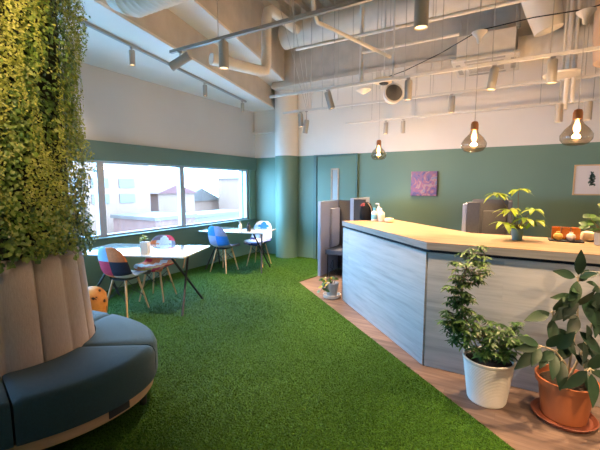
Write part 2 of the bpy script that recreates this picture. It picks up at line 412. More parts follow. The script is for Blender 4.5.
# ================================================================== TURF
gx, gy = -2.78, 4.76
gs = (2.26 - 4.76) / (0.10 - gx)
poly = [(XL, YF), (XR, YF), (XR, gy + gs * (XR - gx)), (gx, gy), (-2.70, 5.2), (-2.70, YB), (XL, YB)]
tb = MB().prism(poly, 0.0005, 0.012)
tg = tb.build('artificial_grass', M['turf'], smooth=0)
tag(tg, 'bright green artificial grass carpet covering the open floor beside the counter', 'artificial grass', kind='stuff')
def blades(n):
    pts = []
    P = RNG.random((n * 4, 2))
    rr = 1.2 + 7.0 * P[:, 0] ** 1.6
    an = R(90 + 30) + (P[:, 1] - 0.5) * R(92)
    xy = np.c_[rr * np.cos(an), rr * np.sin(an)]
    ok = (xy[:, 0] > XL + 0.02) & (xy[:, 1] < YB - 0.02) & ((xy[:, 0] < gx) | (xy[:, 1] < gy + gs * (xy[:, 0] - gx) - 0.004)) & ((xy[:, 0] < -2.71) | (xy[:, 1] < gy))
    ok &= ~((xy[:, 0] > -2.72) & (xy[:, 1] > gy))
    xy = xy[ok][:n]; n = len(xy)
    h = 0.006 + 0.009 * RNG.random(n); w = 0.0014 + 0.0010 * RNG.random(n)
    w *= 0.6 + np.hypot(xy[:, 0], xy[:, 1]) * 0.22
    a = RNG.random(n) * 2 * np.pi; ln = (RNG.random((n, 2)) - 0.5) * 0.024
    c = np.c_[np.cos(a) * w, np.sin(a) * w]
    V = np.zeros((n, 3, 3)); V[:, 0, :2] = xy - c; V[:, 1, :2] = xy + c; V[:, 2, :2] = xy + ln
    V[:, :2, 2] = 0.010; V[:, 2, 2] = 0.010 + h
    me = bpy.data.meshes.new('grass_pile'); me.vertices.add(n * 3); me.loops.add(n * 3); me.polygons.add(n)
    me.vertices.foreach_set('co', V.ravel()); me.loops.foreach_set('vertex_index', np.arange(n * 3, dtype=np.int32))
    me.polygons.foreach_set('loop_start', np.arange(0, n * 3, 3, dtype=np.int32)); me.polygons.foreach_set('loop_total', np.full(n, 3, dtype=np.int32))
    me.materials.append(M['turf']); me.update(calc_edges=True); me.validate()
    o = bpy.data.objects.new('grass_pile', me); COL.objects.link(o); o.parent = tg; o['kind'] = 'stuff'
blades(420000)

# ================================================================== COUNTER
CW = []  # helpers for the counter plan
Cc = (-0.55, 3.0); Ce = (-1.85, 4.30); Ce2 = (-1.32, 4.83); Ci = (-0.29, 3.80)
XE = 2.4
q = 0.707
def inset(p, a, b): return (p[0] + a, p[1] + b)
ct = thing('reception_counter', 'long angled reception counter clad in grey washed timber with pale wood top', 'counter', (0, 0, 0))
# worktop is one angled slab
top = [Cc, (XE, 3.0), (XE, 3.8), Ci, Ce2, Ce]
MB().prism(top, 1.046, 1.05, 0).build('worktop', M['countertop'], ct, smooth=0)
MB().prism(top, 0.99, 1.0459).build('worktop_edge', M['edge'], ct, smooth=0)
s = 0.03
core = [(Cc[0] + 0.02, Cc[1] + 0.04), (XE - 0.03, 3.04), (XE - 0.03, 3.76), (Ci[0] - 0.02, 3.76), (Ce2[0] - 0.01, Ce2[1] - 0.05), (Ce[0] + 0.04, Ce[1] + 0.02)]
MB().prism(core, 0.002, 0.99).build('carcass', M['dark'], ct, smooth=0)
# angled wing panel, own local frame so that its boards run along it
ang = math.atan2(Ce[1] - Cc[1], Ce[0] - Cc[0]); Lw = math.hypot(Ce[0] - Cc[0], Ce[1] - Cc[1])
pn = MB().box(0.012, Lw - 0.02, -0.028, -0.006, 0.004, 0.965, bev=0.002).build('side_panel', M['counterside'], ct)
pn.location = (Cc[0], Cc[1], 0); pn.rotation_euler = (0, 0, ang)
# the mirror of local y: keep the panel on the inside of the edge line
MB().box(Cc[0] + 0.012, XE - 0.02, 3.012, 3.034, 0.004, 0.965, bev=0.002).build('front_panel', M['counterside'], ct)
ep = MB().box(0.01, 0.72, 0.0, 0.02, 0.004, 0.965).build('end_panel', M['charcoal'], ct)
ep.location = (Ce[0] + 0.012, Ce[1] - 0.012, 0); ep.rotation_euler = (0, 0, R(45))

# ================================================================== LIVING WALL COLUMN AND ROUND SOFA
B = Vector((-2.92, 1.08, 0))
tabr = [(-180, .95), (-90, .90), (-50, .88), (-20, .90), (-10, .945), (6, .985), (16, 1.01), (29, 1.0), (38, .955), (49, .88), (65, .78), (82, .70), (104, .67), (140, .82), (180, .95)]
def rout(a):
    a = (a + 180) % 360 - 180
    for (a0, r0), (a1, r1) in zip(tabr, tabr[1:]):
        if a0 <= a <= a1:
            t = (a - a0) / (a1 - a0); return r0 + (r1 - r0) * t
    return 0.95
def routs(a): return sum(rout(a + k) for k in (-9, -6, -3, 0, 3, 6, 9)) / 7
sofa = thing('round_sofa', 'round navy bench sofa with pinkish beige channelled backrest around the plant column', 'sofa', B)
seams = [(-28, -22), (25, 29), (80, 87), (140, 142), (200, 205), (265, 268), (332, 338)]
for (i0, o0), (i1, o1) in zip(seams, seams[1:]):
    b = MB(); N = 26
    prof = [(0, .185), (0, .42), (.55, .427), (.90, .425), (.965, .412), (1.0, .375), (1.0, .215), (.985, .19), (.96, .185)]
    n = len(prof); vs = []; fs = []
    for k in range(N + 1):
        t = k / N; t = min(max(t, 0.006), 0.994)
        ai = i0 + (i1 - i0) * t; ao = o0 + (o1 - o0) * t
        endf = 1 - 0.0 * t
        ri = 0.50; ro = routs(ao)
        pi = Vector((math.cos(R(ai)) * ri, math.sin(R(ai)) * ri, 0)); po = Vector((math.cos(R(ao)) * ro, math.sin(R(ao)) * ro, 0))
        ed = min(k, N - k); dz = -0.012 if ed == 0 else (-0.003 if ed == 1 else 0)
        for u, zz in prof:
            p = pi.lerp(po, u); vs.append((p.x, p.y, zz + (dz if zz > .36 else 0)))
    for k in range(N):
        for j in range(n):
            j2 = (j + 1) % n; fs.append((k * n + j, (k + 1) * n + j, (k + 1) * n + j2, k * n + j2))
    fs.append(tuple(range(n))); fs.append(tuple(N * n + j for j in range(n - 1, -1, -1)))
    b.add(vs, fs); b.build('seat_cushion', M['navy'], sofa, smooth=50)
def ring(name, off, z0, z1, m, inner=0.3, parent=sofa):
    N = 120; vs = []; fs = []
    for k in range(N):
        a = 360 * k / N; r = routs(a) - off; c, s_ = math.cos(R(a)), math.sin(R(a))
        vs += [(c * r, s_ * r, z0), (c * r, s_ * r, z1), (c * inner, s_ * inner, z1), (c * inner, s_ * inner, z0)]
    for k in range(N):
        a, b2 = k * 4, ((k + 1) % N) * 4
        for j in range(4): fs.append((a + j, b2 + j, b2 + (j + 1) % 4, a + (j + 1) % 4))
    mb = MB(); mb.add(vs, fs); return mb.build(name, m, parent, smooth=40)
band = ring('base_band', 0.035, 0.115, 0.183, M['basewood'])
for a in (-15, 26, 80, 140, 200, 260, -45):
    r = routs(a) - 0.085
    MB().lathe([(0.022, 0.012), (0.028, 0.115)], 14, (math.cos(R(a)) * r, math.sin(R(a)) * r, 0)).build('leg', M['black'], sofa)
# small dark plate on the base band
a = 9; da = 4.0
pp = [Vector((math.cos(R(x_)) * (routs(x_) - 0.035), math.sin(R(x_)) * (routs(x_) - 0.035), 0)) for x_ in (a - da, a + da)]
dirp = (pp[1] - pp[0]).normalized(); nn = Vector((dirp.y, -dirp.x, 0))
pl = MB(); vs = []
for zz in (0.128, 0.172):
    for p in pp: vs += [p + nn * 0.0005 + Vector((0, 0, zz)), p + nn * 0.007 + Vector((0, 0, zz))]
pl.add(vs, [(0, 2, 3, 1), (4, 5, 7, 6), (0, 1, 5, 4), (2, 6, 7, 3), (0, 4, 6, 2), (1, 3, 7, 5)]).build('maker_plate', M['charcoal'], band, smooth=0)
# backrest with vertical channels
N = 360; zs = [0.36, 0.43, 0.5, 0.6, 0.7, 0.8, 0.9, 0.98, 1.02, 1.045, 1.055]
vs = []; fs = []
def bR(z): return 0.50 - 0.055 * ((z - 0.36) / 0.7)
for j, zz in enumerate(zs):
    for k in range(N):
        a = 360 * k / N
        ph = ((a + 3) % 22.5) / 22.5
        ch = (abs(math.sin(math.pi * ph))) ** 0.45
        r = bR(zz) - 0.028 + 0.028 * ch
        if j >= len(zs) - 2: r -= 0.02 if j == len(zs) - 2 else 0.06
        vs.append((math.cos(R(a)) * r, math.sin(R(a)) * r, zz))
for j in range(len(zs) - 1):
    for k in range(N):
        k2 = (k + 1) % N; fs.append((j * N + k, j * N + k2, (j + 1) * N + k2, (j + 1) * N + k))
fs.append(tuple((len(zs) - 1) * N + k for k in range(N)))
mb = MB(); mb.add(vs, fs); mb.build('backrest', M['backrest'], sofa, smooth=60)

lwall = thing('living_wall_column', 'tall round column covered in lush green living-wall plants above the round sofa', 'living wall', (B.x, B.y, 1.057))
MB().lathe([(0.36, 0.0), (0.385, 0.02), (0.385, 2.50), (0.3, 2.52)], 40).build('core', mat('dark felt planter', (0.012, 0.018, 0.010), 0.95), lwall)
LM = {
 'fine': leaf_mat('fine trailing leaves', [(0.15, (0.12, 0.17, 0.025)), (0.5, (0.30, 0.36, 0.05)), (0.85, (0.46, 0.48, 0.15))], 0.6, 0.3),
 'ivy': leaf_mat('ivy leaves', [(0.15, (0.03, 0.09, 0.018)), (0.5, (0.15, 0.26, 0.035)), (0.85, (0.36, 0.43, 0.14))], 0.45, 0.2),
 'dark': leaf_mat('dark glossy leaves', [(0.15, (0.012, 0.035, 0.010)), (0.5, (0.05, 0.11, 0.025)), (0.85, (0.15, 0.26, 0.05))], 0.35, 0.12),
}
def patch(a, z):
    v = math.sin(a * 0.045 + z * 2.3) + math.sin(a * 0.083 - z * 3.7 + 1.3) * 0.8 + math.sin(z * 5.1 + a * 0.02) * 0.5
    return v
mbs = {k: MB() for k in LM}
def wall_leaf(kind, a, z, lay):
    ar = R(a); out = Vector((math.cos(ar), math.sin(ar), 0)); tan = Vector((-out.y, out.x, 0))
    r = 0.39 + lay + (0.035 * math.sin(a * 0.11 + z * 4) + 0.03 * math.sin(z * 7.3 - a * 0.05))
    if z < 0.18: r += 0.02
    p = out * r + Vector((0, 0, z))
    if kind == 'fine':
        d = Vector((0, 0, -1)) * random.uniform(-0.4, 1) + tan * random.uniform(-1, 1) + out * random.uniform(-0.1, 0.9)
        mbs[kind].leaf(p, d, out + tan * random.uniform(-.6, .6), random.uniform(.014, .026), random.uniform(.009, .015), 0.2, seg=2)
    elif kind == 'ivy':
        d = Vector((0, 0, -1)) * random.uniform(0.0, 1) + tan * random.uniform(-0.9, .9) + out * random.uniform(0.0, 0.8)
        mbs[kind].leaf(p, d, out + Vector((0, 0, random.uniform(0, .8))) + tan * random.uniform(-.5, .5), random.uniform(.022, .042), random.uniform(.018, .032), 0.5, seg=2)
    else:
        d = Vector((0, 0, -1)) * random.uniform(-.3, 1) + tan * random.uniform(-1, 1) + out * random.uniform(0.0, 0.8)
        mbs[kind].leaf(p, d, out + Vector((0, 0, random.uniform(0, 1))) + tan * random.uniform(-.5, .5), random.uniform(.022, .045), random.uniform(.016, .03), 0.5, seg=2)
for i in range(62000):
    a = random.uniform(-110, 130) if random.random() < 0.9 else random.uniform(130, 250); z = random.uniform(0.025, 2.45)
    v = patch(a, z)
    if v > 0.35: kind = 'fine'
    elif v > -0.7: kind = 'ivy'
    else: kind = 'dark'
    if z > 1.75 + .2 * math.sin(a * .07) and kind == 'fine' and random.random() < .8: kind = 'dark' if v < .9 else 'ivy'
    if 42 < a < 85 and .55 < z < 1.85: kind = 'fine'  # yellow leaf band; its brightness stands partly for light on that side
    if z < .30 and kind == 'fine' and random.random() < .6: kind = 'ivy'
    if random.random() < 0.16: kind = random.choice(['fine', 'ivy', 'dark'])
    if kind != 'fine' and random.random() < 0.4: continue
    if v < -0.9 and random.random() < .6: continue
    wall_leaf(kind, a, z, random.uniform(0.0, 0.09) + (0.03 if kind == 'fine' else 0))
# trailing strands: lower hem, right silhouette and the top bunch
for i in range(330):
    a = random.uniform(-120, 130); z0 = random.uniform(0.04, 0.35) if i < 90 else random.uniform(0.4, 2.3)
    r0 = 0.455 + random.uniform(0, .035); L = random.uniform(.05, .13) if i < 90 else random.uniform(.15, .5)
    ar = R(a); out = Vector((math.cos(ar), math.sin(ar), 0)); tan = Vector((-out.y, out.x, 0))
    k = 'ivy' if i < 90 else 'fine'
    n = int(L / 0.009)
    for j in range(n):
        t = j / n
        z_ = z0 - L * t
        if z_ < -0.035: break
        p = out * (r0 + 0.02 * math.sin(t * 3)) + tan * (0.012 * math.sin(t * 9 + i)) + Vector((0, 0, z_))
        d = Vector((0, 0, -.5)) + tan * random.uniform(-1, 1) + out * random.uniform(0, 1)
        if k == 'ivy': mbs['ivy' if i % 3 else 'dark'].leaf(p, d, out, random.uniform(.025, .045), random.uniform(.02, .034), .4, seg=3)
        else: mbs['fine'].leaf(p, d, out, random.uniform(.012, .022), random.uniform(.008, .013), .2, seg=2)
for i in range(420):   # bulging bunch at the top right
    a = random.gauss(62, 14); z = random.gauss(2.05, .17)
    wall_leaf('ivy' if i % 2 else 'dark', a, z, random.uniform(.05, .14))
names = {'fine': 'trailing_foliage', 'ivy': 'ivy_foliage', 'dark': 'dark_foliage'}
lab = {'fine': 'fine yellow green trailing leaves', 'ivy': 'mid green ivy leaves', 'dark': 'dark glossy green leaves'}
for k, mb in mbs.items():
    o = mb.build(names[k], LM[k], lwall, smooth=0, fix=False); o['label'] = lab[k]

# ================================================================== TABLES
def make_table(label, nr, angd, L, Wd):
    """nr = near right corner, long axis at angd degrees"""
    t = thing('dining_table', label, 'table', (nr[0], nr[1], 0), R(angd), 'white tables by the window')
    MB().box(-L, 0, 0, Wd, 0.700, 0.72, bev=0.004).build('tabletop', M['tabletop'], t)
    MB().box(-L + .08, -.08, .06, Wd - .06, 0.686, 0.699).build('under_frame', M['black'], t)
    for sx in (-0.20, -L + 0.20):
        s_ = 1 if sx > -L / 2 else -1
        for yy0, yy1, dx in ((Wd * .22, Wd - 0.06, 0.0), (Wd * .78, 0.06, 0.026 * s_)):
            b = MB().tube([(sx + dx - 0.05 * s_, yy0, 0.686), (sx + dx + 0.10 * s_, yy1, 0.014)], 0.014, 8)
            b.build('leg', M['black'], t)
        MB().tube([(sx + .01 - 0.05 * s_, Wd * .75, 0.686), (sx + 0.0, Wd * .5, 0.50)], 0.009, 8).build('brace', M['oak'], t)  # pale wood piece painting in the lit upper part of the leg
    return t
make_table('white gloss table nearest the sofa, with the red patchwork chairs', (-3.08, 2.76), 22, 1.40, 0.76)
make_table('white gloss table in the far corner, with the blue patchwork chairs', (-3.50, 4.86), 15, 1.22, 0.62)

# ================================================================== PATCHWORK CHAIRS
def pm(name, c): return mat(name, c, 0.85, var=0.12, scale=50, bump=0.2, bscale=300)
PK = {'lblue': pm('pale blue patch', (0.24, 0.42, 0.66)), 'orange': pm('coral orange patch', (0.70, 0.20, 0.07)), 'crimson': pm('crimson patch', (0.42, 0.02, 0.06)),
      'navy': pm('navy patch', (0.012, 0.014, 0.035)), 'white': pm('white patch', (0.66, 0.63, 0.62)), 'grey': pm('grey violet patch', (0.20, 0.16, 0.20)),
      'yellow': pm('yellow patch', (0.72, 0.42, 0.06)), 'blue': pm('bright blue patch', (0.02, 0.17, 0.60)), 'lav': pm('lavender patch', (0.26, 0.28, 0.46)),
      'dblue': pm('deep blue patch', (0.03, 0.05, 0.22)), 'red': pm('red patch', (0.62, 0.03, 0.05))}
def make_chair(label, loc, heading, back_pal, seat_pal, tri=False):
    """local +Y is the way the chair faces"""
    ch = thing('patchwork_chair', label, 'chair', (loc[0], loc[1], 0.012), R(heading - 90), 'patchwork fabric chairs')
    prof = [(.205, .405, .175), (.215, .43, .195), (.19, .448, .205), (.12, .44, .215), (.03, .43, .22), (-.06, .427, .22), (-.13, .44, .218), (-.175, .475, .215), (-.20, .53, .21), (-.215, .59, .208), (-.23, .65, .202), (-.243, .70, .19), (-.253, .745, .172), (-.261, .78, .145), (-.266, .805, .105), (-.268, .815, .06)]
    nv = 17; vs = []; fs = []; ms = []
    keys = list(dict.fromkeys(list(back_pal) + list(seat_pal)))
    for i, (y, z, w) in enumerate(prof):
        for j in range(nv):
            v = (j / (nv - 1)) * 2 - 1
            curl = abs(v) ** 2.6
            if i < 6: dy, dz = 0, 0.045 * curl * min(1, i / 3 + 0.2)
            elif i < 9: dy, dz = 0.05 * curl, 0.03 * curl
            else: dy, dz = 0.06 * curl * (1 - (i - 9) / 9), 0
            vs.append((w * v, y + dy, z + dz))
    for i in range(len(prof) - 1):
        for j in range(nv - 1):
            a = i * nv + j; fs.append((a, a + 1, a + nv + 1, a + nv))
            v = (j + .5) / (nv - 1) * 2 - 1
            if i < 7:
                r_ = 0 if i < 3 else 1
                if tri: idx = (int((v + 1) * 2 + (i * .45))) % len(seat_pal)
                else: idx = (r_ * 2 + (0 if v < 0 else 1)) % len(seat_pal)
                ms.append(keys.index(seat_pal[idx]))
            else:
                if tri:
                    zc = (i - 7) / 8; q_ = abs(v) + abs(zc - 0.5) * 1.7
                    idx = 0 if q_ < 0.62 else (1 if (v < 0 and zc > .5) else 2 if (v > 0 and zc > .5) else 3 if v < 0 else 4)
                    idx %= len(back_pal)
                else:
                    r_ = 0 if i < 10 else 1
                    idx = (r_ * 2 + (0 if v < 0 else 1)) % len(back_pal)
                ms.append(keys.index(back_pal[idx]))
    mb = MB(); mb.v = vs; mb.f = fs; mb.m = ms
    sh = mb.build('seat_shell', [PK[k] for k in keys], ch, smooth=60)
    so = sh.modifiers.new('thick', 'SOLIDIFY'); so.thickness = 0.016; so.offset = 0
    ss = sh.modifiers.new('smooth', 'SUBSURF'); ss.levels = 1; ss.render_levels = 1
    tops = [(-.09, -.10), (.09, -.10), (-.09, .09), (.09, .09)]; feet = [(-.17, -.19), (.17, -.19), (-.165, .17), (.165, .17)]
    for (tx, ty), (fx, fy) in zip(tops, feet):
        MB().tube([(tx, ty, .405), (fx, fy, 0.002)], [.014, .009], 10).build('leg', M['oak'], ch)
    wr = MB()
    P_ = lambda k, t: Vector((tops[k][0] + (feet[k][0] - tops[k][0]) * t, tops[k][1] + (feet[k][1] - tops[k][1]) * t, .405 * (1 - t)))
    for a, b in ((0, 1), (2, 3), (0, 2), (1, 3)):
        wr.tube([P_(a, .12), P_(b, .6)], .0035, 6); wr.tube([P_(b, .12), P_(a, .6)], .0035, 6)
    wr.box(-.10, .10, -.11, .10, .400, .412)
    wr.build('wire_brace', M['black'], ch)
    return ch
# palettes: back = lower-left, lower-right, upper-left, upper-right seen from the front's local x
make_chair('patchwork chair with pale blue, orange, crimson and navy back, turned away beside the sofa', (-3.87, 2.58), 103, ('crimson', 'navy', 'lblue', 'orange'), ('white', 'grey', 'orange', 'white'))
make_chair('patchwork chair with red, white and grey triangles and orange seat facing the room', (-3.98, 3.10), -66, ('white', 'red', 'grey', 'grey', 'orange'), ('orange', 'red', 'yellow', 'orange', 'white'), True)
make_chair('blue patchwork chair turned away at the near side of the far table', (-4.27, 4.74), 95, ('lav', 'blue', 'blue', 'lav'), ('white', 'lav', 'white', 'lav'))
make_chair('white and blue patchwork chair on the far side of the far table', (-4.02, 5.40), -80, ('blue', 'white', 'white', 'white', 'lblue'), ('white', 'dblue', 'dblue', 'lav', 'white'), True)

# orange stool beyond the sofa
def orange_mat():
    m, t, b = new_mat('orange wood with dark knots'); b.inputs['Roughness'].default_value = 0.5
    tc = t.nodes.new('ShaderNodeTexCoord'); v = t.nodes.new('ShaderNodeTexVoronoi'); v.inputs['Scale'].default_value = 11
    n = t.nodes.new('ShaderNodeTexNoise'); n.inputs['Scale'].default_value = 14
    t.links.new(tc.outputs['Object'], n.inputs['Vector']); ad = t.nodes.new('ShaderNodeVectorMath'); ad.operation = 'ADD'
    sc = t.nodes.new('ShaderNodeVectorMath'); sc.operation = 'SCALE'; sc.inputs['Scale'].default_value = 0.12
    t.links.new(n.outputs['Color'], sc.inputs[0]); t.links.new(tc.outputs['Object'], ad.inputs[0]); t.links.new(sc.outputs[0], ad.inputs[1])
    t.links.new(ad.outputs[0], v.inputs['Vector'])
    r = ramp(t, [(0.16, (0.035, 0.012, 0.004)), (0.24, (0.62, 0.22, 0.04)), (0.8, (0.75, 0.33, 0.08))]); t.links.new(v.outputs['Distance'], r.inputs[0]); t.links.new(r.outputs[0], b.inputs['Base Color'])
    return m
st = MB().lathe([(.09, 0.0), (.125, .05), (.142, .14), (.15, .24), (.14, .32), (.10, .375), (.05, .40), (0.0, .405)], 32).build('stump_stool', orange_mat(), None, smooth=50, loc=(-3.85, 2.16, 0.012))
tag(st, 'round orange wooden stump stool with dark knots, just behind the sofa', 'stool')

# ================================================================== THINGS ON THE TABLES
v = thing('potted_flower', 'small yellow-green flower in a white square pot on the near table', 'potted plant', (-3.60, 2.66, .7205), R(30))
MB().box(-.044, .044, -.044, .044, 0, .14, bev=.006).build('pot', M['potwhite'], v)
mb = MB(); sm = MB()
for i in range(26):
    a = random.uniform(0, 6.28); e = random.uniform(.2, 1.3); d_ = Vector((math.cos(a) * math.cos(e), math.sin(a) * math.cos(e), math.sin(e)))
    L = random.uniform(.03, .07); p = Vector((0, 0, .143)); sm.tube([p, p + d_ * L], .0018, 5)
    for k in range(3): mb.leaf(p + d_ * L, d_ + Vector((random.uniform(-1, 1), random.uniform(-1, 1), 0)), (0, 0, 1), .028, .018, .4, seg=2)
sm.build('stem', M['bark'], v, fix=False); mb.build('foliage', leaf_mat('pale flower leaves', [(.2, (.2, .3, .04)), (.5, (.5, .5, .12)), (.8, (.75, .7, .35))]), v, smooth=0, fix=False)

def bottle(name, label, loc, r, h, body, cap, pump=True, cat='bottle', group=None, lab=None, labname='bottle_label'):
    t = thing(name, label, cat, loc, 0, group)
    bb_ = MB().lathe([(r * .9, 0), (r, .006), (r, h * .62), (r * .9, h * .70), (r * .42, h * .76), (r * .4, h * .80)], 20).build('bottle_body', body, t)
    if lab: MB().lathe([(r + .0012, h * .15), (r + .0012, h * .52)], 20).build(labname, lab, bb_)
    if pump:
        MB().lathe([(r * .45, h * .78), (r * .45, h * .84), (r * .15, h * .85), (r * .15, h * .96)], 14).tube([(0, 0, h * .97), (-r * 1.1, 0, h * .985), (-r * 1.3, 0, h * .95)], r * .2, 8).build('pump', cap, t)
    else: MB().lathe([(r * .46, h * .78), (r * .46, h), (r * .4, h * 1.005)], 14).build('cap', cap, t)
    return t
bottle('pump_bottle', 'slim white pump bottle on the far table', (-3.95, 4.80, .7205), .028, .17, M['bottle'], M['bottle'])
bottle('dark_bottle', 'short dark bottle beside the slim white one on the far table', (-3.85, 4.90, .7205), .036, .15, M['charcoal'], M['charcoal'], False)

# ================================================================== COUNTER ITEMS
ZT = 1.0505
bottle('sanitizer_bottle', 'large white bottle with a blue shoulder band at the counter left end', (-1.49, 4.50, ZT), .036, .17, M['bottle'], M['bluelabel'], False, group='hygiene bottles on the counter', lab=M['bluelabel'])
bottle('sanitizer_bottle', 'tallest white pump bottle standing in the middle of the hygiene bottles', (-1.45, 4.56, ZT), .032, .225, M['bottle'], M['bottle'], True, group='hygiene bottles on the counter')
bottle('sanitizer_bottle', 'pinkish white pump bottle rightmost of the hygiene bottles', (-1.38, 4.46, ZT), .038, .165, M['bottle'], M['bottle'], True, group='hygiene bottles on the counter', lab=M['pinklabel'])
cb = MB().lathe([(.04, 0), (.055, .01), (.058, .035), (.05, .052), (0, .056)], 24).build('round_box', M['cream'], None, loc=(-1.27, 4.42, ZT)); tag(cb, 'small low cream round box right of the hygiene bottles', 'box')

# amber jars on a dark tray
tr = MB().box(-.115, .115, -.07, .075, 0, .012, bev=.004).build('tray', M['charcoal'], None, loc=(.425, 3.62, ZT)); tag(tr, 'dark tray carrying amber jars and sweets on the counter', 'tray')
amb = None
for i, (dx, txt) in enumerate(((-.066, 'left'), (0.0, 'middle'), (.066, 'right'))):
    j = thing('amber_jar', 'square amber jar, %s one of three on the dark tray' % {'left': 'leftmost', 'middle': 'middle', 'right': 'rightmost'}[txt], 'jar', (.425 + dx, 3.66, ZT + .0125), 0, 'amber jars on the tray')
    MB().box(-.030, .030, -.028, .028, 0, .095, bev=.008).build('jar_body', M['amber'], j)
    MB().box(-.031, .031, -.029, .029, .0955, .101, bev=.002).build('lid', M['amber'], j)
for dx, mm, lb in ((-.055, 'yellow', 'yellow wrapped ball in front of the left amber jar'), (.03, 'pinkwhite', 'pinkish white wrapped ball in front of the middle amber jar')):
    s_ = MB().lathe([(0.010, 0), (.026, .009), (.034, .028), (.028, .046), (.010, .058), (.014, .066), (0, .068)], 20).build('wrapped_ball', M[mm], None, loc=(.425 + dx, 3.59, ZT + .0125)); tag(s_, lb, 'ball', 'wrapped balls on the tray')
s_ = MB().lathe([(.03, 0), (.05, .012), (.056, .04), (.046, .07), (.02, .082), (0, .084)], 24).build('cream_candle', M['cream'], None, loc=(.585, 3.72, ZT)); tag(s_, 'round cream candle right of the amber jars', 'candle')

# pachira (money tree) in a teal pot
pach = leaf_mat('bright pachira leaves', [(.2, (.10, .22, .012)), (.5, (.30, .46, .03)), (.8, (.55, .68, .09))], .4, .35)
p = thing('money_tree', 'bright yellow-green money tree in a small teal pot on the counter', 'potted plant', (.08, 3.50, ZT))
MB().lathe([(.036, 0), (.040, .004), (.046, .095), (.043, .095), (.040, .085), (0, .084)], 24).build('pot', M['teal_pot'], p)
st_ = MB(); lf = MB()
rightv = Vector((math.cos(R(30)), math.sin(R(30)), 0))
for sx, sy, sz in ((-.175, .02, .385), (.005, .03, .415), (-.08, -.02, .25), (.12, 0, .25), (-.14, -.04, .15), (.12, -.05, .16), (.03, -.06, .18), (-.03, .05, .24), (.02, .04, .12)):
    tip = rightv * sx + Vector((-rightv.y, rightv.x, 0)) * sy + Vector((0, 0, sz)); b0 = Vector((0, 0, .085)); mid = b0.lerp(tip, .5) + Vector((0, 0, .03))
    st_.tube([b0, mid, tip], [.004, .003, .0025], 6)
    n = random.choice((6, 7))
    for k in range(n):
        a = 2 * math.pi * k / n + random.uniform(-.2, .2)
        d_ = Vector((math.cos(a), math.sin(a), random.uniform(.1, .7))); lf.leaf(tip, d_, (0, 0, 1), random.uniform(.11, .145), .044, random.uniform(1.2, 1.9), seg=6, fold=.2)
st_.build('stem', M['bark'], p, fix=False); lf.build('foliage', pach, p, smooth=60, fix=False)

# small rubber plant in grey pot, right edge of the counter
dkl = leaf_mat('dark green round leaves', [(.2, (.015, .05, .012)), (.5, (.05, .13, .025)), (.8, (.13, .26, .05))], .35, .15)
p = thing('counter_plant', 'round-leaved green plant in a grey pot at the right end of the counter', 'potted plant', (.63, 3.50, ZT))
MB().lathe([(.036, 0), (.040, .004), (.046, .095), (.043, .095), (.040, .085), (0, .084)], 24).build('pot', M['grey_pot'], p)
st_ = MB(); lf = MB()
for sx, sy, sz, L in ((-.11, 0, .15, .05), (-.07, .02, .19, .05), (-.02, .0, .22, .055), (.03, .03, .25, .06), (.08, 0, .2, .06), (-.13, .02, .125, .045), (-.09, -.03, .115, .045), (.0, -.04, .17, .05), (.06, -.02, .14, .05), (-.10, .01, .21, .05), (.02, 0, .29, .05), (.10, .03, .27, .05), (-.03, .02, .16, .05), (.12, .02, .16, .05)):
    tip = rightv * sx + Vector((-rightv.y, rightv.x, 0)) * sy + Vector((0, 0, sz)); b0 = Vector((0, 0, .085))
    st_.tube([b0, b0.lerp(tip, .5) + Vector((0, 0, .015)), tip], [.004, .003, .002], 6)
    for k in range(2):
        a = random.uniform(0, 6.28); lf.leaf(tip, (math.cos(a), math.sin(a), .5), (-math.sin(R(30)) + random.uniform(-.3, .3), -math.cos(R(30)), .7), L * 1.25, L, .3, seg=5)
st_.build('stem', M['bark'], p, fix=False); lf.build('foliage', dkl, p, smooth=60, fix=False)

# ================================================================== FLOOR PLANTS
# umbrella plant in white ribbed pot
sch = leaf_mat('umbrella plant leaves', [(.2, (.012, .045, .012)), (.5, (.045, .12, .028)), (.8, (.15, .27, .07))], .4, .2)
p = thing('umbrella_plant', 'bushy small-leaved umbrella plant in a white ribbed pot on the floor', 'potted plant', (-.06, 2.74, 0.001))
pr = [(.118, 0), (.122, .006)]
n = 26
for i in range(n * 2): pr.append((.122 + .038 * i / (n * 2) + (.0028 if i % 2 else 0), .008 + .29 * i / (n * 2)))
pr += [(.166, .30), (.166, .312), (.154, .312), (.150, .285), (0, .284)]
po_ = MB().lathe(pr, 40).build('pot', M['potwhite'], p)
MB().lathe([(.149, .2845), (.14, .29), (0, .292)], 24).build('soil', M['soil'], po_)
st_ = MB(); lf = MB()
fwd = Vector((-rightv.y, rightv.x, 0))
def LP(sx, sy, sz): return rightv * sx + fwd * sy + Vector((0, 0, sz))
def cluster(lf, c, n, L, Wd, droop=.5, nrm=(0, 0, 1), tilt=0.0, seg=3):
    a0 = random.uniform(0, 6.28)
    for k in range(n):
        a = a0 + 2 * math.pi * k / n + random.uniform(-.15, .15)
        d_ = Vector((math.cos(a), math.sin(a), tilt + random.uniform(-.2, .3))); lf.leaf(c, d_, nrm, L * random.uniform(.8, 1.15), Wd, droop, seg=seg)
trunks = [[(0, 0, .29), (-.05, 0, .40), (-.13, -.01, .52), (-.20, 0, .62), (-.21, 0, .75), (-.20, 0, .90), (-.16, 0, 1.05)], [(.02, .02, .29), (.03, .03, .4), (.02, .02, .5)], [(-.03, 0, .29), (-.10, .02, .42), (-.17, .02, .5)], [(.03, -.03, .29), (.09, -.02, .4), (.12, -.02, .46)], [(0, -.03, .29), (-.02, -.06, .4), (-.05, -.08, .47)]]
for k, tk in enumerate(trunks): st_.tube([LP(*q_) for q_ in tk], [.007 if k == 0 else .005] * len(tk), 7)
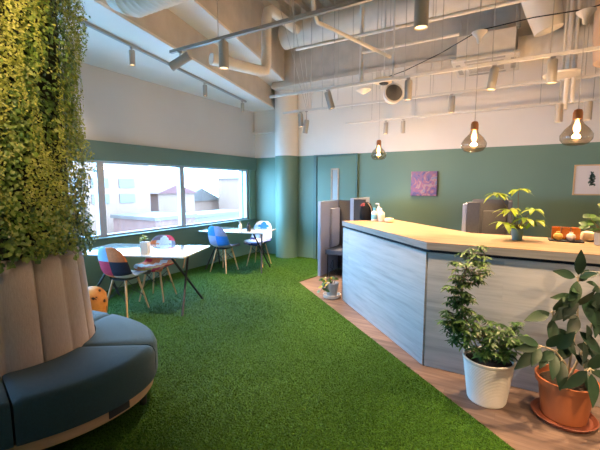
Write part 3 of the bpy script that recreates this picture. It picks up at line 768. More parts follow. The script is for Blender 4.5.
def blob(cx, cy, cz, rx, ry, rz, n):
    for i in range(n):
        while True:
            a, b, c = [random.uniform(-1, 1) for _ in range(3)]
            if a * a + b * b + c * c < 1: break
        c0 = LP(cx + a * rx, cy + b * ry, cz + c * rz); anchor = LP(cx + a * rx * .25, cy + b * ry * .25, cz + c * rz * .6 - .03)
        st_.tube([anchor, c0], .0016, 4, cap=False)
        cluster(lf, c0, random.choice((6, 7, 8)), .055, .0165, .7, nrm=(a * .5, b * .5 - .1, 1))
blob(-.165, 0, .96, .14, .09, .13, 54)
blob(-.12, 0, 1.07, .05, .05, .04, 5)
blob(-.25, 0, .82, .09, .08, .12, 32)
blob(-.20, 0, .72, .08, .08, .08, 20)
blob(-.24, 0, .62, .13, .10, .10, 42)
blob(-.12, 0, .50, .20, .13, .12, 72)
blob(.09, 0, .47, .17, .12, .11, 52)
blob(.02, -.02, .37, .16, .10, .06, 34)
st_.build('stem', M['bark'], p, fix=False); lf.build('foliage', sch, p, smooth=60, fix=False)

# rubber plant in terracotta pot
rub = leaf_mat('rubber plant leaves', [(.15, (.006, .020, .010)), (.5, (.015, .045, .022)), (.85, (.045, .10, .045))], .42, .06, 4)
p = thing('rubber_plant', 'large-leaved rubber plant in a terracotta pot with saucer, at the photo right edge', 'potted plant', (.385, 2.76, 0.001))
MB().lathe([(.12, 0), (.165, .006), (.182, .030), (.176, .032), (.155, .014), (0, .012)], 40).build('saucer', M['saucer'], p)
po_ = MB().lathe([(.118, .0145), (.124, .02), (.152, .235), (.168, .238), (.172, .275), (.160, .276), (.148, .24), (0, .238)], 40).build('pot', M['terracotta'], p)
MB().lathe([(.147, .2385), (.13, .25), (0, .255)], 24).build('soil', M['soil'], po_)
st_ = MB(); lf = MB()
mains = [[(0, 0, .25), (.02, 0, .45), (.04, 0, .68), (.02, 0, .93)], [(.03, .02, .25), (.12, .02, .48), (.17, .02, .72), (.18, .02, .86)], [(-.02, -.02, .25), (-.06, -.06, .40), (-.16, -.10, .50), (-.26, -.12, .54)], [(0, .03, .25), (-.04, .05, .5), (-.10, .03, .70)], [(.02, -.03, .25), (.02, -.12, .38), (-.02, -.2, .44)]]
for tk in mains: st_.tube([LP(*q_) for q_ in tk], [.009, .007, .006, .004][:len(tk)], 8)
# (start, tip) pairs in local right / away / up
LV = [((-.10, .03, .70), (-.28, .0, .66)), ((-.10, .03, .70), (-.10, -.05, .80)), ((.02, 0, .93), (.02, -.02, 1.10)), ((.02, 0, .93), (-.04, -.06, .76)), ((.02, 0, .9), (.14, .05, .97)), ((.03, 0, .84), (-.08, -.05, .66)), ((.04, 0, .80), (.12, -.07, .64)),
      ((.17, .02, .8), (.24, -.05, .64)), ((.18, .02, .86), (.12, -.02, .70)), ((.17, .02, .75), (.10, -.1, .56)), ((.16, .02, .65), (.27, -.03, .5)), ((-.09, .04, .66), (-.16, -.08, .54)), ((-.07, .04, .6), (-.02, -.1, .48)), ((-.26, -.12, .54), (-.46, -.16, .38)), ((-.26, -.12, .54), (-.40, -.12, .60)),
      ((-.24, -.12, .53), (-.20, -.2, .64)), ((-.2, -.1, .52), (-.28, -.16, .42)), ((-.16, -.10, .5), (-.10, -.16, .64)), ((-.10, -.08, .45), (-.16, -.18, .30)), ((-.02, -.2, .44), (-.22, -.26, .33)), ((-.02, -.2, .44), (.13, -.26, .36)), ((-.02, -.2, .44), (-.04, -.30, .22)), ((0, -.14, .40), (.08, -.2, .53)), ((.02, -.1, .4), (-.03, -.18, .58)),
      ((.04, 0, .6), (.14, -.1, .48)), ((.02, 0, .45), (.1, -.14, .36)), ((.12, .02, .48), (.22, -.08, .36)), ((.08, .02, .4), (.0, -.12, .5)), ((.04, 0, .7), (-.06, -.08, .58)), ((.17, .02, .7), (.30, .04, .76)), ((.18, .02, .86), (.28, .0, .92)), ((.03, 0, .5), (-.12, -.06, .42)), ((.12, 0, .5), (.06, -.08, .64)), ((.0, 0, .74), (.06, -.1, .86))]
for _ in range(34):
    a_ = random.choice(LV); q0 = a_[0]; a2 = random.uniform(0, 6.28); L_ = random.uniform(.11, .17)
    LV.append((q0, (q0[0] + math.cos(a2) * L_, q0[1] - abs(math.sin(a2)) * L_ * .6, q0[2] + random.uniform(-.14, .06))))
for a, b in LV:
    a_, b_ = LP(*a), LP(*b); d_ = b_ - a_; L = d_.length
    pet = a_ + d_ * .12
    st_.tube([a_, pet], .003, 5)
    view = -fwd + Vector((random.uniform(-.3, .3), random.uniform(-.3, .3), random.uniform(.3, 1.0)))
    lf.leaf(pet, d_, view, min(max(L, .13), .2) * .92, min(.07, max(.045, L * random.uniform(.34, .42))), .25, seg=8, fold=.18)
st_.build('stem', M['twine'], p, fix=False); lf.build('foliage', rub, p, smooth=60, fix=False)

# small pot near the booth
p = thing('booth_pot_plant', 'small grey pot with yellow-green leaves on a white saucer at the counter left end', 'potted plant', (-2.00, 4.33, 0.001))
MB().lathe([(.09, 0), (.115, .006), (.12, .05), (.11, .052), (.10, .02), (0, .018)], 30).build('saucer', M['potwhite'], p)
MB().lathe([(.062, .0185), (.066, .022), (.092, .205), (.086, .206), (.08, .19), (0, .188)], 30).build('pot', M['grey_pot'], p)
st_ = MB(); lf = MB()
for sx, sy, sz in ((-.13, -.04, .16), (-.15, 0, .24), (-.08, -.06, .25), (-.16, -.03, .09), (-.10, -.08, .12), (0, .02, .27), (.05, 0, .25)):
    b0 = Vector((0, 0, .19)); tip = LP(sx, sy, sz); mid = b0.lerp(tip, .5) + Vector((0, 0, .05)); st_.tube([b0, mid, tip], .003, 5)
    for k in range(4):
        a = random.uniform(0, 6.28); lf.leaf(mid.lerp(tip, k / 3), (math.cos(a), math.sin(a), -.2), (-.3, -.8, .6), .07, .04, .5, seg=4)
for off in (-.02, .03): st_.tube([(off, 0, .19), LP(off * 2, .0, .33), LP(-off, 0, .42), LP(.01, 0, .52)], .004, 6)
st_.build('stem', M['black'], p, fix=False); lf.build('foliage', leaf_mat('yellow edged leaves', [(.2, (.03, .09, .02)), (.55, (.12, .22, .03)), (.7, (.65, .50, .05))], .4, .2), p, smooth=60, fix=False)

# ================================================================== BOOTHS BEHIND THE COUNTER
bt = thing('work_booth', 'open grey work booth with brown high-backed seat at the counter left end', 'booth', (-2.62, 5.22, 0))
MB().box(-.055, -.005, 0, .75, 0.014, 1.25, bev=.004).build('side_panel', M['booth'], bt)
MB().box(-.004, .50, .70, .75, 0.014, 1.25, bev=.004).build('back_panel', M['booth_dark'], bt)
MB().box(.505, .56, 0, .75, 0.014, 1.31, bev=.004).build('side_panel', M['booth'], bt)
c = MB(); mx = Matrix.Rotation(R(-10), 4, 'X')
c.box(.05, .49, .40, .50, .50, 1.12, bev=.02, mtx=Matrix.Translation((0, .22, -.05)) @ Matrix.Translation((0, .4, .5)) @ mx @ Matrix.Translation((0, -.4, -.5)))
c.build('backrest', M['booth_brown'], bt)
MB().box(.0, .048, .34, .66, .46, 1.12, bev=.015).build('padded_wing', M['booth_pale'], bt)
MB().box(.05, .50, .06, .60, .38, .46, bev=.015).build('seat', mat('dark blue grey seat fabric', (.05, .06, .085), .9, var=.1, scale=50), bt)
for xx, yy in ((.08, .1), (.46, .1), (.08, .56), (.46, .56)): MB().tube([(xx, yy, .385), (xx, yy, 0.003)], .009, 8).build('leg', M['black'], bt)

pc = thing('charcoal_screen', 'charcoal screen panel beside the booth behind the counter', 'screen', (-2.03, 5.15, 0))
MB().box(0, .18, 0, .04, 0.02, 1.30, bev=.004).build('panel', M['charcoal'], pc)
MB().box(-.02, .20, -.06, .10, 0.001, .02).build('base', M['charcoal'], pc)

# black bag standing on the counter end
bag = thing('black_bag', 'black backpack with dark red top standing behind the hygiene bottles', 'bag', (-1.62, 4.72, 1.0505))
Bv = Vector((-1.62, 4.72))
bag.location = (-1.56, 4.52, 1.0505)
prb = [(.075, 0), (.092, .02), (.094, .09), (.084, .16), (.058, .215), (.02, .238), (0, .24)]
mb = MB(); mb.lathe(prb, 24, mtx=Matrix.Scale(.6, 4, (0, 1, 0))); mb.build('bag_body', mat('black nylon', (.004, .004, .005), .8, spec=.15, var=.2, scale=20), bag)
MB().lathe([(.036, .172), (.050, .190), (.034, .2205), (0, .228)], 18, mtx=Matrix.Translation((-.03, -.012, 0)) @ Matrix.Scale(.65, 4, (0, 1, 0))).build('top_flap', M['redtrim'], bag)
MB().tube([(.03, -.03, .23), (.075, -.055, .18), (.098, -.05, .10), (.09, -.05, .02)], .006, 8).build('strap', mat('tan strap', (.18, .13, .08), .6), bag)
bag.location = (-1.62, 4.57, 1.0505)

BW = .50
b2 = thing('work_booth', 'grey high-walled work booth behind the money tree', 'booth', (-.50, 5.0, 0))
MB().box(0, .05, .02, .8, 0.002, 1.27, bev=.01).build('side_panel', M['booth_pale'], b2)
MB().box(.055, .20, 0, .045, 0.002, 1.295, bev=.004).build('front_panel', M['booth_dark'], b2)
MB().box(.055, BW + .05, .75, .80, 0.002, 1.31, bev=.004).build('back_panel', M['booth_dark'], b2)
MB().box(.205, BW, .60, .74, .40, 1.16, bev=.03).build('backrest', mat('warm grey upholstery', (.10, .10, .11), .9, var=.06, scale=50), b2)
MB().box(.205, BW, .10, .60, .36, .46, bev=.02).build('seat', M['booth_dark'], b2)
MB().box(BW + .005, BW + .05, .05, .745, 0.002, 1.31, bev=.004).build('side_panel', M['booth_dark'], b2)
for xx in (.25, BW - .05): MB().tube([(xx, .15, .36), (xx, .15, .002)], .012, 8).build('leg', M['black'], b2)

# ================================================================== PICTURES
def art_mat():
    m, t, b = new_mat('abstract violet painting'); b.inputs['Roughness'].default_value = .5
    tc = t.nodes.new('ShaderNodeTexCoord'); n = t.nodes.new('ShaderNodeTexNoise'); n.inputs['Scale'].default_value = 7; n.inputs['Detail'].default_value = 8; n.inputs['Distortion'].default_value = 1.5
    t.links.new(tc.outputs['Object'], n.inputs['Vector'])
    r = ramp(t, [(.30, (.06, .06, .20)), (.42, (.16, .12, .28)), (.50, (.30, .11, .20)), (.57, (.38, .24, .25)), (.68, (.16, .19, .34))]); t.links.new(n.outputs[0], r.inputs[0]); t.links.new(r.outputs[0], b.inputs['Base Color'])
    return m
pt = thing('painting', 'square abstract violet and pink canvas painting on the green wall', 'painting', (-1.275, 6.495, 1.54))
MB().box(-.215, .215, -.035, -.002, -.21, .21, bev=.003).build('canvas', art_mat(), pt)
MB().box(.2155, .222, -.034, -.001, -.212, .21).build('canvas_side', mat('dark canvas edge', (.05, .015, .03), .7), pt)
fr = thing('framed_print', 'pale wood framed botanical print on the green wall above the counter', 'picture', (1.03, 6.495, 1.585))
w_, h_ = .235, .215
MB().box(-w_, w_, -.022, -.002, h_ - .018, h_).box(-w_, w_, -.022, -.002, -h_, -h_ + .018).box(-w_, -w_ + .018, -.022, -.002, -h_ + .018, h_ - .018).box(w_ - .018, w_, -.022, -.002, -h_ + .018, h_ - .018).build('frame', M['frame'], fr)
MB().box(-w_ + .018, w_ - .018, -.012, -.003, -h_ + .018, h_ - .018).build('print_sheet', M['paper'], fr, smooth=0)
lf = MB()
for i in range(70):
    z_ = random.uniform(-.09, .10); wd = .045 * (1 - (z_ + .09) / .24)
    lf.leaf((-.02 + random.uniform(-wd, wd), -.0135, z_), (random.uniform(-1, 1), 0, random.uniform(-.2, 1)), (0, -1, 0), .03, .018, 0, seg=2, fold=0)
lf.build('printed_plant', M['leafprint'], fr, smooth=0, fix=False)

# ================================================================== LIGHTING TRACKS AND SPOTS
def rail(name, label, p0, p1, rods, m=M['rail'], r=.016, top=ZD, group='lighting tracks'):
    t = thing(name, label, 'track', p0, 0, group)
    p0, p1 = Vector(p0), Vector(p1); d_ = p1 - p0; L = d_.length; an = math.atan2(d_.y, d_.x)
    b = MB().box(0, L, -r, r, -r * .9, r * .9).build('rail_bar', m, t, smooth=0); b.rotation_euler = (0, 0, an)
    for u in rods:
        q_ = d_ * u; MB().tube([(q_.x, q_.y, r * .9), (q_.x, q_.y, top - p0.z)], .005, 6).build('suspension_rod', M['wire'], t)
    return t
rail('lighting_track', 'grey lighting track nearest the camera, hung below the round duct', (-3.16, 2.75, 2.9), (1.6, 2.75, 2.9), (.14, .31, .5, .72), M['rail_grey'])
rail('lighting_track', 'white lighting track above the counter front, second from the camera', (-2.9, 4.2, 2.71), (1.9, 4.2, 2.71), (.08, .2, .38, .46, .56, .66, .8))
rail('lighting_track', 'white lighting track behind the pendant lamps, third from the camera', (-3.33, 5.2, 2.71), (2.0, 5.2, 2.71), (.1, .3, .44, .52, .62, .75))
rail('lighting_track', 'white lighting track closest to the back green wall', (-2.54, 6.0, 2.59), (2.2, 6.0, 2.59), (.1, .25, .36, .6, .72), top=3.38)
# ceiling track on window-side soffit
p0, p1 = Vector((-3.68, 2.18, 3.085)), Vector((-4.40, 5.57, 3.085)); dd = p1 - p0
ext = p0 - dd * .55
t = thing('ceiling_track', 'grey track fixed to the white ceiling strip over the windows', 'track', tuple(ext), 0, 'lighting tracks')
b = MB().box(0, (p1 - ext).length, -.018, .018, -.014, .014).build('rail_bar', M['rail_grey'], t, smooth=0); b.rotation_euler = (0, 0, math.atan2(dd.y, dd.x))

def spot(label, loc, tilt=0, az=0, lit=True, w=None, hang=.06, size=1.0, r=.041, L=.21, light=True, blend=.6, ang=75):
    """loc = underside of the track where the stem hangs; tilt from straight down towards azimuth az (deg)"""
    t = thing('track_spotlight', label, 'spotlight', loc, 0, 'track spotlights')
    r *= size; L *= size
    MB().tube([(0, 0, 0), (0, 0, -hang)], .007, 8).box(-.02, .02, -.012, .012, -.016, 0.0).build('stem', M['lamp'], t)
    d_ = Vector((math.sin(R(tilt)) * math.cos(R(az)), math.sin(R(tilt)) * math.sin(R(az)), -math.cos(R(tilt))))
    q_ = d_.to_track_quat('-Z', 'Y').to_matrix().to_4x4(); T = Matrix.Translation((0, 0, -hang)) @ q_
    up = L * (.15 if tilt < 30 else .5)
    lb_ = MB().lathe([(r * .9, up), (r, up - .006), (r, up - L), (r * .88, up - L), (r * .86, up - L + .02), (0.0, up - L + .022)], 24, mtx=T).build('lamp_body', M['lamp'], t)
    MB().lathe([(0, up - L + .012), (r * .84, up - L + .010), (r * .84, up - L + .012)], 20, mtx=T).build('lens', M['lens'], lb_)
    if light:
        l = bpy.data.lights.new('spot_beam', 'SPOT'); l.energy = w if w else SPOT_W; l.color = WARM; l.spot_size = R(ang); l.spot_blend = blend; l.shadow_soft_size = .03
        o = bpy.data.objects.new('spot_beam', l); COL.objects.link(o); o.parent = t
        o.matrix_local = T @ Matrix.Translation((0, 0, up - L - .006))
    return t
Z1 = 2.9 - .015
spot('large tilted white spotlight at the left end of the nearest track', (-3.02, 2.75, Z1), 62, 203, hang=.10, size=1.1, w=SPOT_W * .12)
spot('upright white spotlight hanging near the left of the nearest track', (-2.43, 2.75, Z1), 0, 0, size=1.15)
spot('large upright spotlight on the nearest track, above the counter corner', (-.60, 2.75, Z1), 0, 0, size=1.2)
for i, (pp_, lb) in enumerate(((.08, 'nearest'), (0.52, 'middle'), (.97, 'farthest'))):
    q_ = p0.lerp(p1, (.17, .60, .96)[i]); z_ = 3.07
    spot('slim white spotlight on the window-side ceiling track, %s of its three' % lb, (q_.x, q_.y, z_), 0, 0, size=.78, w=SPOT_W * .07)
rail('lighting_track', 'unseen white lighting track added above the camera position', (-2.2, .35, 2.95), (2.6, .35, 2.95), (.1, .5, .9))  # out-of-view track and its spots, added to warm the plant column and grass
spot('unseen white spotlight added to light the plant column from above the camera', (-1.75, .35, 2.935), 62, 145, w=SPOT_W * .24, ang=70)
spot('second unseen white spotlight added to light the plant column from above the camera', (-1.15, .35, 2.935), 70, 165, w=SPOT_W * .24, ang=85)
spot('unseen white spotlight above the grass behind the camera position', (.3, .35, 2.935), 10, 90)
spot('unseen white spotlight over the right end of the track above the camera', (1.6, .35, 2.935), 30, 90)
spot('right-hand white spotlight of the nearest track, beyond the counter corner', (.9, 2.75, Z1), 0, 0)
Z2 = 2.695
spot('white spotlight hanging at a slant, leftmost on the second track', (-2.02, 4.2, Z2), 16, 30)
spot('white spotlight right of the round speaker on the second track', (-1.03, 4.2, Z2), 0, 0, w=SPOT_W * .6)
spot('lit white spotlight over the counter beneath the air conditioner', (-.19, 4.2, Z2), 8, 210, w=SPOT_W * .6)
spot('lit white spotlight on the second track, left of the right-hand pendant', (.29, 4.2, Z2), 0, 0, w=SPOT_W * .6)
Z3 = 2.695
spot('white spotlight at the left end of the third track, in front of the column', (-2.99, 5.2, Z3), 4, 0)
spot('white spotlight right beside the track end, tilted slightly', (-2.88, 5.2, Z3), 10, 180, hang=.17)
spot('small white spotlight on the third track, above the framed painting', (-.71, 5.2, Z3), 0, 0, w=SPOT_W * .8)
Z4 = 2.575
spot('left spotlight of the pair above the violet painting', (-1.82, 6.0, Z4), 5, -90, size=.9, w=SPOT_W * .18)
spot('right spotlight of the pair above the violet painting', (-1.54, 6.0, Z4), 0, 0, size=.9, w=SPOT_W * .18)
rail('spotlight_bar', 'short white bar carrying two spotlights under the thin round disc', (.36, 5.14, 2.44), (.78, 5.14, 2.44), (.2,), r=.012, top=2.70, group='short bars')
spot('left spotlight of the pair above the framed print', (.45, 5.14, 2.428), 0, 0, size=.95, w=SPOT_W * .15, hang=.03)
spot('right spotlight of the pair above the framed print', (.71, 5.14, 2.428), 0, 0, size=.95, w=SPOT_W * .15, hang=.03)

# ================================================================== PENDANT LAMPS
def pendant(label, x, y, zc, zcup, s_=1.0):
    t = thing('pendant_lamp', label, 'pendant lamp', (x, y, zc), 0, 'smoked glass pendant lamps')
    prof = [(.026, .145), (.030, .10), (.042, .06), (.085, .015), (.112, -.03), (.108, -.065), (.082, -.10), (.05, -.112), (0, -.114)]
    MB().lathe([(a * s_, b * s_) for a, b in prof], 32).build('glass_shade', M['smoke'], t, smooth=60)
    cp_ = MB().lathe([(.010, .175), (.026, .168), (.034, .145), (.034, .095), (.029, .09), (0, .092)], 24).build('cap', M['copper'], t)
    MB().lathe([(.010, .09), (.014, .07), (.022, .045), (.025, .020), (.017, -.004), (0, -.010)], 20).build('bulb', M['bulb'], cp_)
    MB().tube([(0, 0, .172), (0, 0, zcup - zc - .0)], .0035, 6).build('cord', M['wire'], t)
    MB().lathe([(.010, 0), (.018, .01), (.024, .05), (.06, .09), (.066, .10), (0, .102)], 24, (0, 0, zcup - zc)).build('ceiling_cup', M['rail'], t)
    MB().tube([(0, 0, zcup - zc + .10), (0, 0, ZD - zc)], .004, 6).build('rod', M['wire'], t)
    l = bpy.data.lights.new('bulb_light', 'POINT'); l.energy = BULB_W; l.color = (1, .66, .38); l.shadow_soft_size = .03
    o = bpy.data.objects.new('bulb_light', l); COL.objects.link(o); o.parent = t; o.location = (0, 0, -.06)
pendant('smoked glass pendant lamp farthest away, left over the counter end', -1.65, 5.12, 1.985, 2.86)
pendant('middle smoked glass pendant lamp above the money tree', -.31, 3.82, 1.93, 2.80)
pendant('nearest smoked glass pendant lamp at the right, above the counter', .445, 3.66, 1.935, 2.745)
cd = MB().tube([(-1.65, 5.12, 2.99), (-1.2, 4.7, 2.93), (-.7, 4.2, 2.90), (-.31, 3.82, 2.915), (.1, 3.7, 2.89), (.445, 3.66, 2.86), (1.2, 3.6, 2.95)], .005, 6)
tag(cd.build('supply_cord', M['charcoal']), 'dark supply cord looping between the pendant ceiling cups', 'cord')

# ================================================================== OVERHEAD SERVICES
def ribbed(mb, p0, p1, r, pitch=.06, amp=.008, n=28):
    p0, p1 = Vector(p0), Vector(p1); L = (p1 - p0).length; k = int(L / pitch)
    pts = []; rs = []
    for i in range(k * 3 + 1):
        pts.append(p0.lerp(p1, i / (k * 3))); rs.append(r + (amp if i % 3 == 0 else 0))
    mb.tube(pts, rs, n)
t = MB(); ribbed(t, (-2.8, 2.05, 3.09), (3.0, 2.05, 3.09), .172, .06, .009)
t.tube([(-2.8, 2.05, 3.09), (-2.88, 2.04, 3.12), (-2.92, 2.02, 3.2), (-2.9, 2.0, 3.4)], [.174, .174, .174, .174], 28)
tag(t.build('spiral_duct', M['duct'], smooth=30), 'large ribbed round duct at the top left near the camera', 'duct')
t = MB().tube([(-3.355, 3.56, 3.10), (-3.10, 4.26, 3.10), (-3.07, 4.33, 3.12), (-3.06, 4.35, 3.2), (-3.06, 4.36, 3.80), (-3.06, 4.40, 3.93), (-3.07, 4.5, 3.99), (-3.10, 5.26, 4.0)], .072, 20)
tag(t.build('elbow_duct', M['duct'], smooth=50), 'slim off-white duct with an elbow, beside the beam above the far table', 'duct')
t = MB(); ribbed(t, (-3.45, 5.45, 4.02), (3.2, 5.45, 4.02), .19, .5, .006)
tag(t.build('long_duct', M['duct'], smooth=30), 'long white round duct running across the back of the room', 'duct')
t = MB(); ribbed(t, (.0, 5.76, 3.30), (.42, 5.76, 3.30), .145, .07, .006); t.tube([(.42, 5.76, 3.30), (1.6, 5.76, 3.30)], .15, 24)
tag(t.build('flexible_duct', M['duct'], smooth=20), 'ribbed flexible duct right of the air conditioner', 'duct')
t = MB().tube([(.02, 4.62, 3.95), (.20, 4.66, 3.36), (.27, 4.68, 3.10)], [.17, .165, .13], 24)
tag(t.build('drop_duct', M['duct'], smooth=40), 'slanting wrapped duct dropping from the deck at the upper right', 'duct')
t = MB().lathe([(.20, 0), (.25, .03), (.27, .30), (.27, .75), (.235, .80), (.235, 1.5)], 30, (.93, 4.85, 2.72))
tag(t.build('wrapped_duct', M['duct_warm'], smooth=40), 'thick pinkish wrapped duct at the top right corner', 'duct')
t = thing('round_ceiling_disc', 'thin round white disc hanging left of the pinkish duct', 'ceiling unit', (.44, 4.98, 2.72))
MB().lathe([(.05, -.03), (.17, -.018), (.18, 0), (.05, .03), (0, .03)], 30).build('disc', M['duct'], t)
MB().tube([(0, 0, .03), (0, 0, ZD - 2.72)], .012, 8).build('rod', M['rail'], t)
MB().tube([(.05, 0, .02), (.05, 0, ZD - 2.72)], .012, 8).build('rod', M['rail'], t)

# air conditioner cassette
ac = thing('air_conditioner', 'square white ceiling cassette air conditioner hung above the counter', 'air conditioner', (-.37, 5.80, 3.15), R(0))
fp_ = MB().box(-.40, .40, -.40, .40, 0, .035, bev=.01).build('face_panel', M['rail'], ac)
MB().box(-.22, .22, -.22, .22, -.006, -.0005, bev=.002).build('grille', mat('vent grille', (.45, .42, .38), .6, var=.2, scale=40), fp_)
for k in range(4):
    MB().box(-.24, .24, -.36, -.30, -.004, -.0005).build('air_slot', M['steel'], fp_).rotation_euler = (0, 0, R(90 * k))
MB().box(-.34, .34, -.34, .34, .036, .34, bev=.01).build('housing', M['duct'], ac)
for sx in (-.36, .36):
    for sy in (0, .14): MB().tube([(sx, sy, .03), (sx, sy, ZD - 3.15)], .006, 6).build('rod', M['wire'], ac)

# round speaker on the track
sp = thing('round_speaker', 'round white speaker with grey mesh front hung left of a spotlight', 'speaker', (-1.22, 4.30, 2.58), R(30))
mt = Matrix.Rotation(R(80), 4, 'X')
hs = MB().lathe([(.0, -.13), (.075, -.125), (.105, -.08), (.118, 0), (.112, .008), (.098, .008), (.097, .001), (0, .0008)], 30, mtx=mt).build('housing', M['rail'], sp)
MB().lathe([(0, .006), (.096, .004), (.096, .0015)], 30, mtx=mt).build('mesh_front', M['speaker'], hs)
MB().tube([(0, .06, .10), (0, .06, ZD - 2.58)], .012, 8).build('rod', M['rail'], sp)
ds = thing('ceiling_sensor', 'shallow round white housing with a dark lens above the round speaker', 'sensor', (-1.42, 4.55, 2.80))
MB().lathe([(.04, -.03), (.12, -.015), (.125, .02), (.06, .035), (0, .036)], 28).build('housing', M['cream'], ds)
MB().lathe([(0, -.045), (.05, -.04), (.06, -.028), (0, -.027)], 20).build('lens', M['charcoal'], ds)
MB().tube([(0, 0, .03), (0, 0, ZD - 2.80)], .008, 8).build('rod', M['rail'], ds)
dd_ = MB().lathe([(.015, -.05), (.03, -.045), (.10, 0), (.10, .01), (.02, .012)], 24, (-1.78, 4.8, 2.79)).tube([(-1.78, 4.8, 2.80), (-1.78, 4.8, ZD)], .005, 6)
tag(dd_.build('ceiling_rose', M['rail']), 'small white dished ceiling rose left of the sensor', 'ceiling rose')

# pipes
def pipe(name, label, pts, r, m=M['duct'], group='overhead pipes'):
    tag(MB().tube(pts, r, 10).build(name, m, smooth=50), label, 'pipe', group)
pipe('sprinkler_pipe', 'diagonal white sprinkler pipe dropping then running back to the speaker', [(-1.63, 2.9, ZD), (-1.75, 3.30, 3.20), (-1.74, 3.36, 3.12), (-1.55, 4.0, 3.11), (-1.37, 4.62, 3.10)], .02)
pipe('conduit_pipe', 'thin pale pipe crossing high over the air conditioner', [(-2.6, 4.40, 3.34), (.62, 4.40, 3.34)], .02)
pipe('conduit_pipe', 'short pale cross pipe meeting the vertical pipe above the speaker', [(-1.78, 4.75, 3.26), (-.6, 4.75, 3.26)], .018)
pipe('vertical_pipe', 'thick vertical white pipe above the speaker', [(-1.80, 4.75, 2.86), (-1.80, 4.75, ZD)], .024)
pipe('vertical_pipe', 'vertical white pipe just left of the pinkish duct', [(.50, 5.14, 2.36), (.50, 5.14, ZD)], .024)
pipe('vertical_pipe', 'second vertical white pipe left of the pinkish duct, slightly further right', [(.56, 5.14, 2.42), (.56, 5.14, ZD)], .02)
pipe('diagonal_brace', 'slanting steel brace at the top, right of the air conditioner', [(-.45, 4.9, ZD), (-.02, 5.0, 3.55), (.0, 5.0, 3.3)], .022, M['steel'], 'steel braces')
pipe('diagonal_brace', 'thin slanting steel brace at the top, above the drop duct', [(.42, 4.9, ZD), (.50, 4.95, 3.75)], .022, M['steel'], 'steel braces')
pipe('horizontal_brace', 'thin dark horizontal steel bar right of the air conditioner', [(-.02, 5.0, 3.62), (.60, 5.0, 3.63)], .014, M['steel'], 'steel braces')
# thin hanging wires gathered at the left track ends
k = 0
for i, (tx, ty, bx, by, bz) in enumerate(((-2.95, 4.3, -2.88, 5.2, 2.727), (-2.75, 4.4, -2.86, 5.2, 2.727), (-2.62, 4.5, -2.84, 5.2, 2.727), (-2.45, 4.6, -2.82, 5.2, 2.727), (-2.3, 4.6, -2.60, 5.2, 2.727))):
    tag(MB().tube([(tx, ty, ZD), (bx, by, bz)], .005, 6).build('hanging_wire', M['wire'], smooth=50), 'thin pale wire in the bundle gathered above the third track left end', 'wire', 'gathered hanging wires')
for i, (px, py, bz) in enumerate(((-2.2, 4.9, 2.725), (-2.02, 5.0, 2.6), (-1.55, 5.2, 2.727), (-1.25, 5.6, 2.9), (-.95, 5.2, 2.727))):
    tag(MB().tube([(px, py, ZD), (px, py, bz)], .004, 6).build('hanging_rod', M['wire'], smooth=50), 'thin straight pale rod hanging from the deck around the speaker', 'rod', 'straight hanging rods')
t = MB().box(-1.25, .5, 2.95, 3.05, 3.62, 3.68).box(-1.25, .5, 3.20, 3.30, 3.62, 3.68)
for xx in np.arange(-1.2, .5, .06): t.box(xx, xx + .02, 3.05, 3.20, 3.63, 3.66)
tag(t.build('cable_tray', M['steel'], smooth=0), 'slatted steel cable tray at the top centre', 'cable tray')

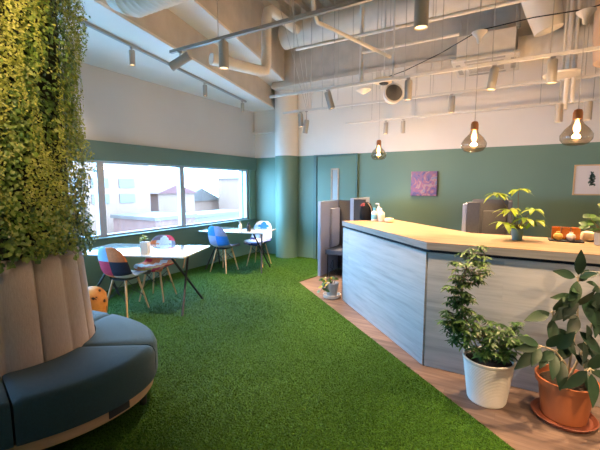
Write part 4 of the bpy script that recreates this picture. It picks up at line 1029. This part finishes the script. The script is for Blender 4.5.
# ================================================================== OUTSIDE
struct('ground', MB().box(-90, -5.6, -40, 90, -9.2, -9.0), mat('pale street ground', (.42, .41, .40), .9, var=.1, scale=.2), smooth=0)
OW = mat('beige render', (.17, .075, .045), .8, var=.03, scale=.5); OG = mat('grey concrete', (.10, .06, .045), .8, var=.05, scale=.5); OR_ = mat('red brown roof', (.10, .022, .016), .8, var=.1, scale=1)
OB = mat('pinkish brick', (.11, .038, .024), .8, var=.15, scale=2); OGl = mat('distant window glass', (.07, .042, .032), .2); ORf = mat('grey sheet roof', (.07, .042, .032), .6, var=.08, scale=.6)
def building(label, x0, x1, y0, y1, z1, m, rows=(), ww=1.2, wh=1.0, step=3.0, roof=None, start=1.0):
    t = thing('apartment_building' if rows else 'low_building', label, 'building', (x1, y0, -9.0), 0, 'buildings outside the window')
    MB().box(x0 - x1, 0, 0, y1 - y0, 0, z1 + 9).build('wall', m, t, smooth=0)
    for z_ in rows:
        y = start
        while y + ww < (y1 - y0):
            w_ = MB().box(0.0, .08, y, y + ww, z_ + 9, z_ + 9 + wh).build('window', OGl, t, smooth=0); y += step
    MB().box(x0 - x1 - .15, .15, -.15, y1 - y0 + .15, z1 + 9, z1 + 9.25).build('roof', roof or m, t, smooth=0)
    return t
building('pale apartment block with two rows of small windows seen through the middle window', -40, -30, 12.5, 23.0, 4.2, OW, (.0, 1.35), 1.5, .8, 2.5, start=2.3)
building('pale building behind the sofa side window', -44, -32, -4, 10, 5.0, OW, (-2.4, .4, 3.0), 1.4, 1.1, 3.2)
building('low pinkish brick building at the bottom of the middle window', -27, -22, 17.2, 21.0, -1.0, OB, (-2.0,), .7, .5, 1.1, ORf, .3)
building('long grey building low across the last window', -27, -24, 22.0, 30, -1.3, OG, (-2.8,), 1.2, .6, 2.0, ORf)
building('cream block with tall windows at the right of the last window', -36, -30, 39, 50, 2.4, OW, (-.2, -3), 1.1, 1.8, 2.6, OG)
def gable(label, cx, cy, lx, ly, z0, z1, m, wm):
    t = thing('gabled_house', label, 'house', (cx, cy, -9), 0, 'gabled houses outside the window')
    MB().box(-lx / 2, lx / 2, -ly / 2, ly / 2, 0, z0 + 9).build('wall', wm, t, smooth=0)
    a = MB(); vs = [(-lx / 2 - .3, -ly / 2 - .3, z0 + 9.0), (lx / 2 + .3, -ly / 2 - .3, z0 + 9.0), (lx / 2 + .3, ly / 2 + .3, z0 + 9.0), (-lx / 2 - .3, ly / 2 + .3, z0 + 9.0), (-lx / 2 - .3, 0, z1 + 9), (lx / 2 + .3, 0, z1 + 9)]
    a.add(vs, [(0, 1, 5, 4), (3, 4, 5, 2), (0, 4, 3), (1, 2, 5), (0, 3, 2, 1)]).build('roof', m, t, smooth=0)
gable('small house with red brown roof between the apartment block and the last window', -33.5, 27.6, 4, 5, .7, 1.7, OR_, OW)
gable('grey roofed house beyond the long low grey building', -41, 37.5, 6, 8, -.6, 1.2, ORf, OW)
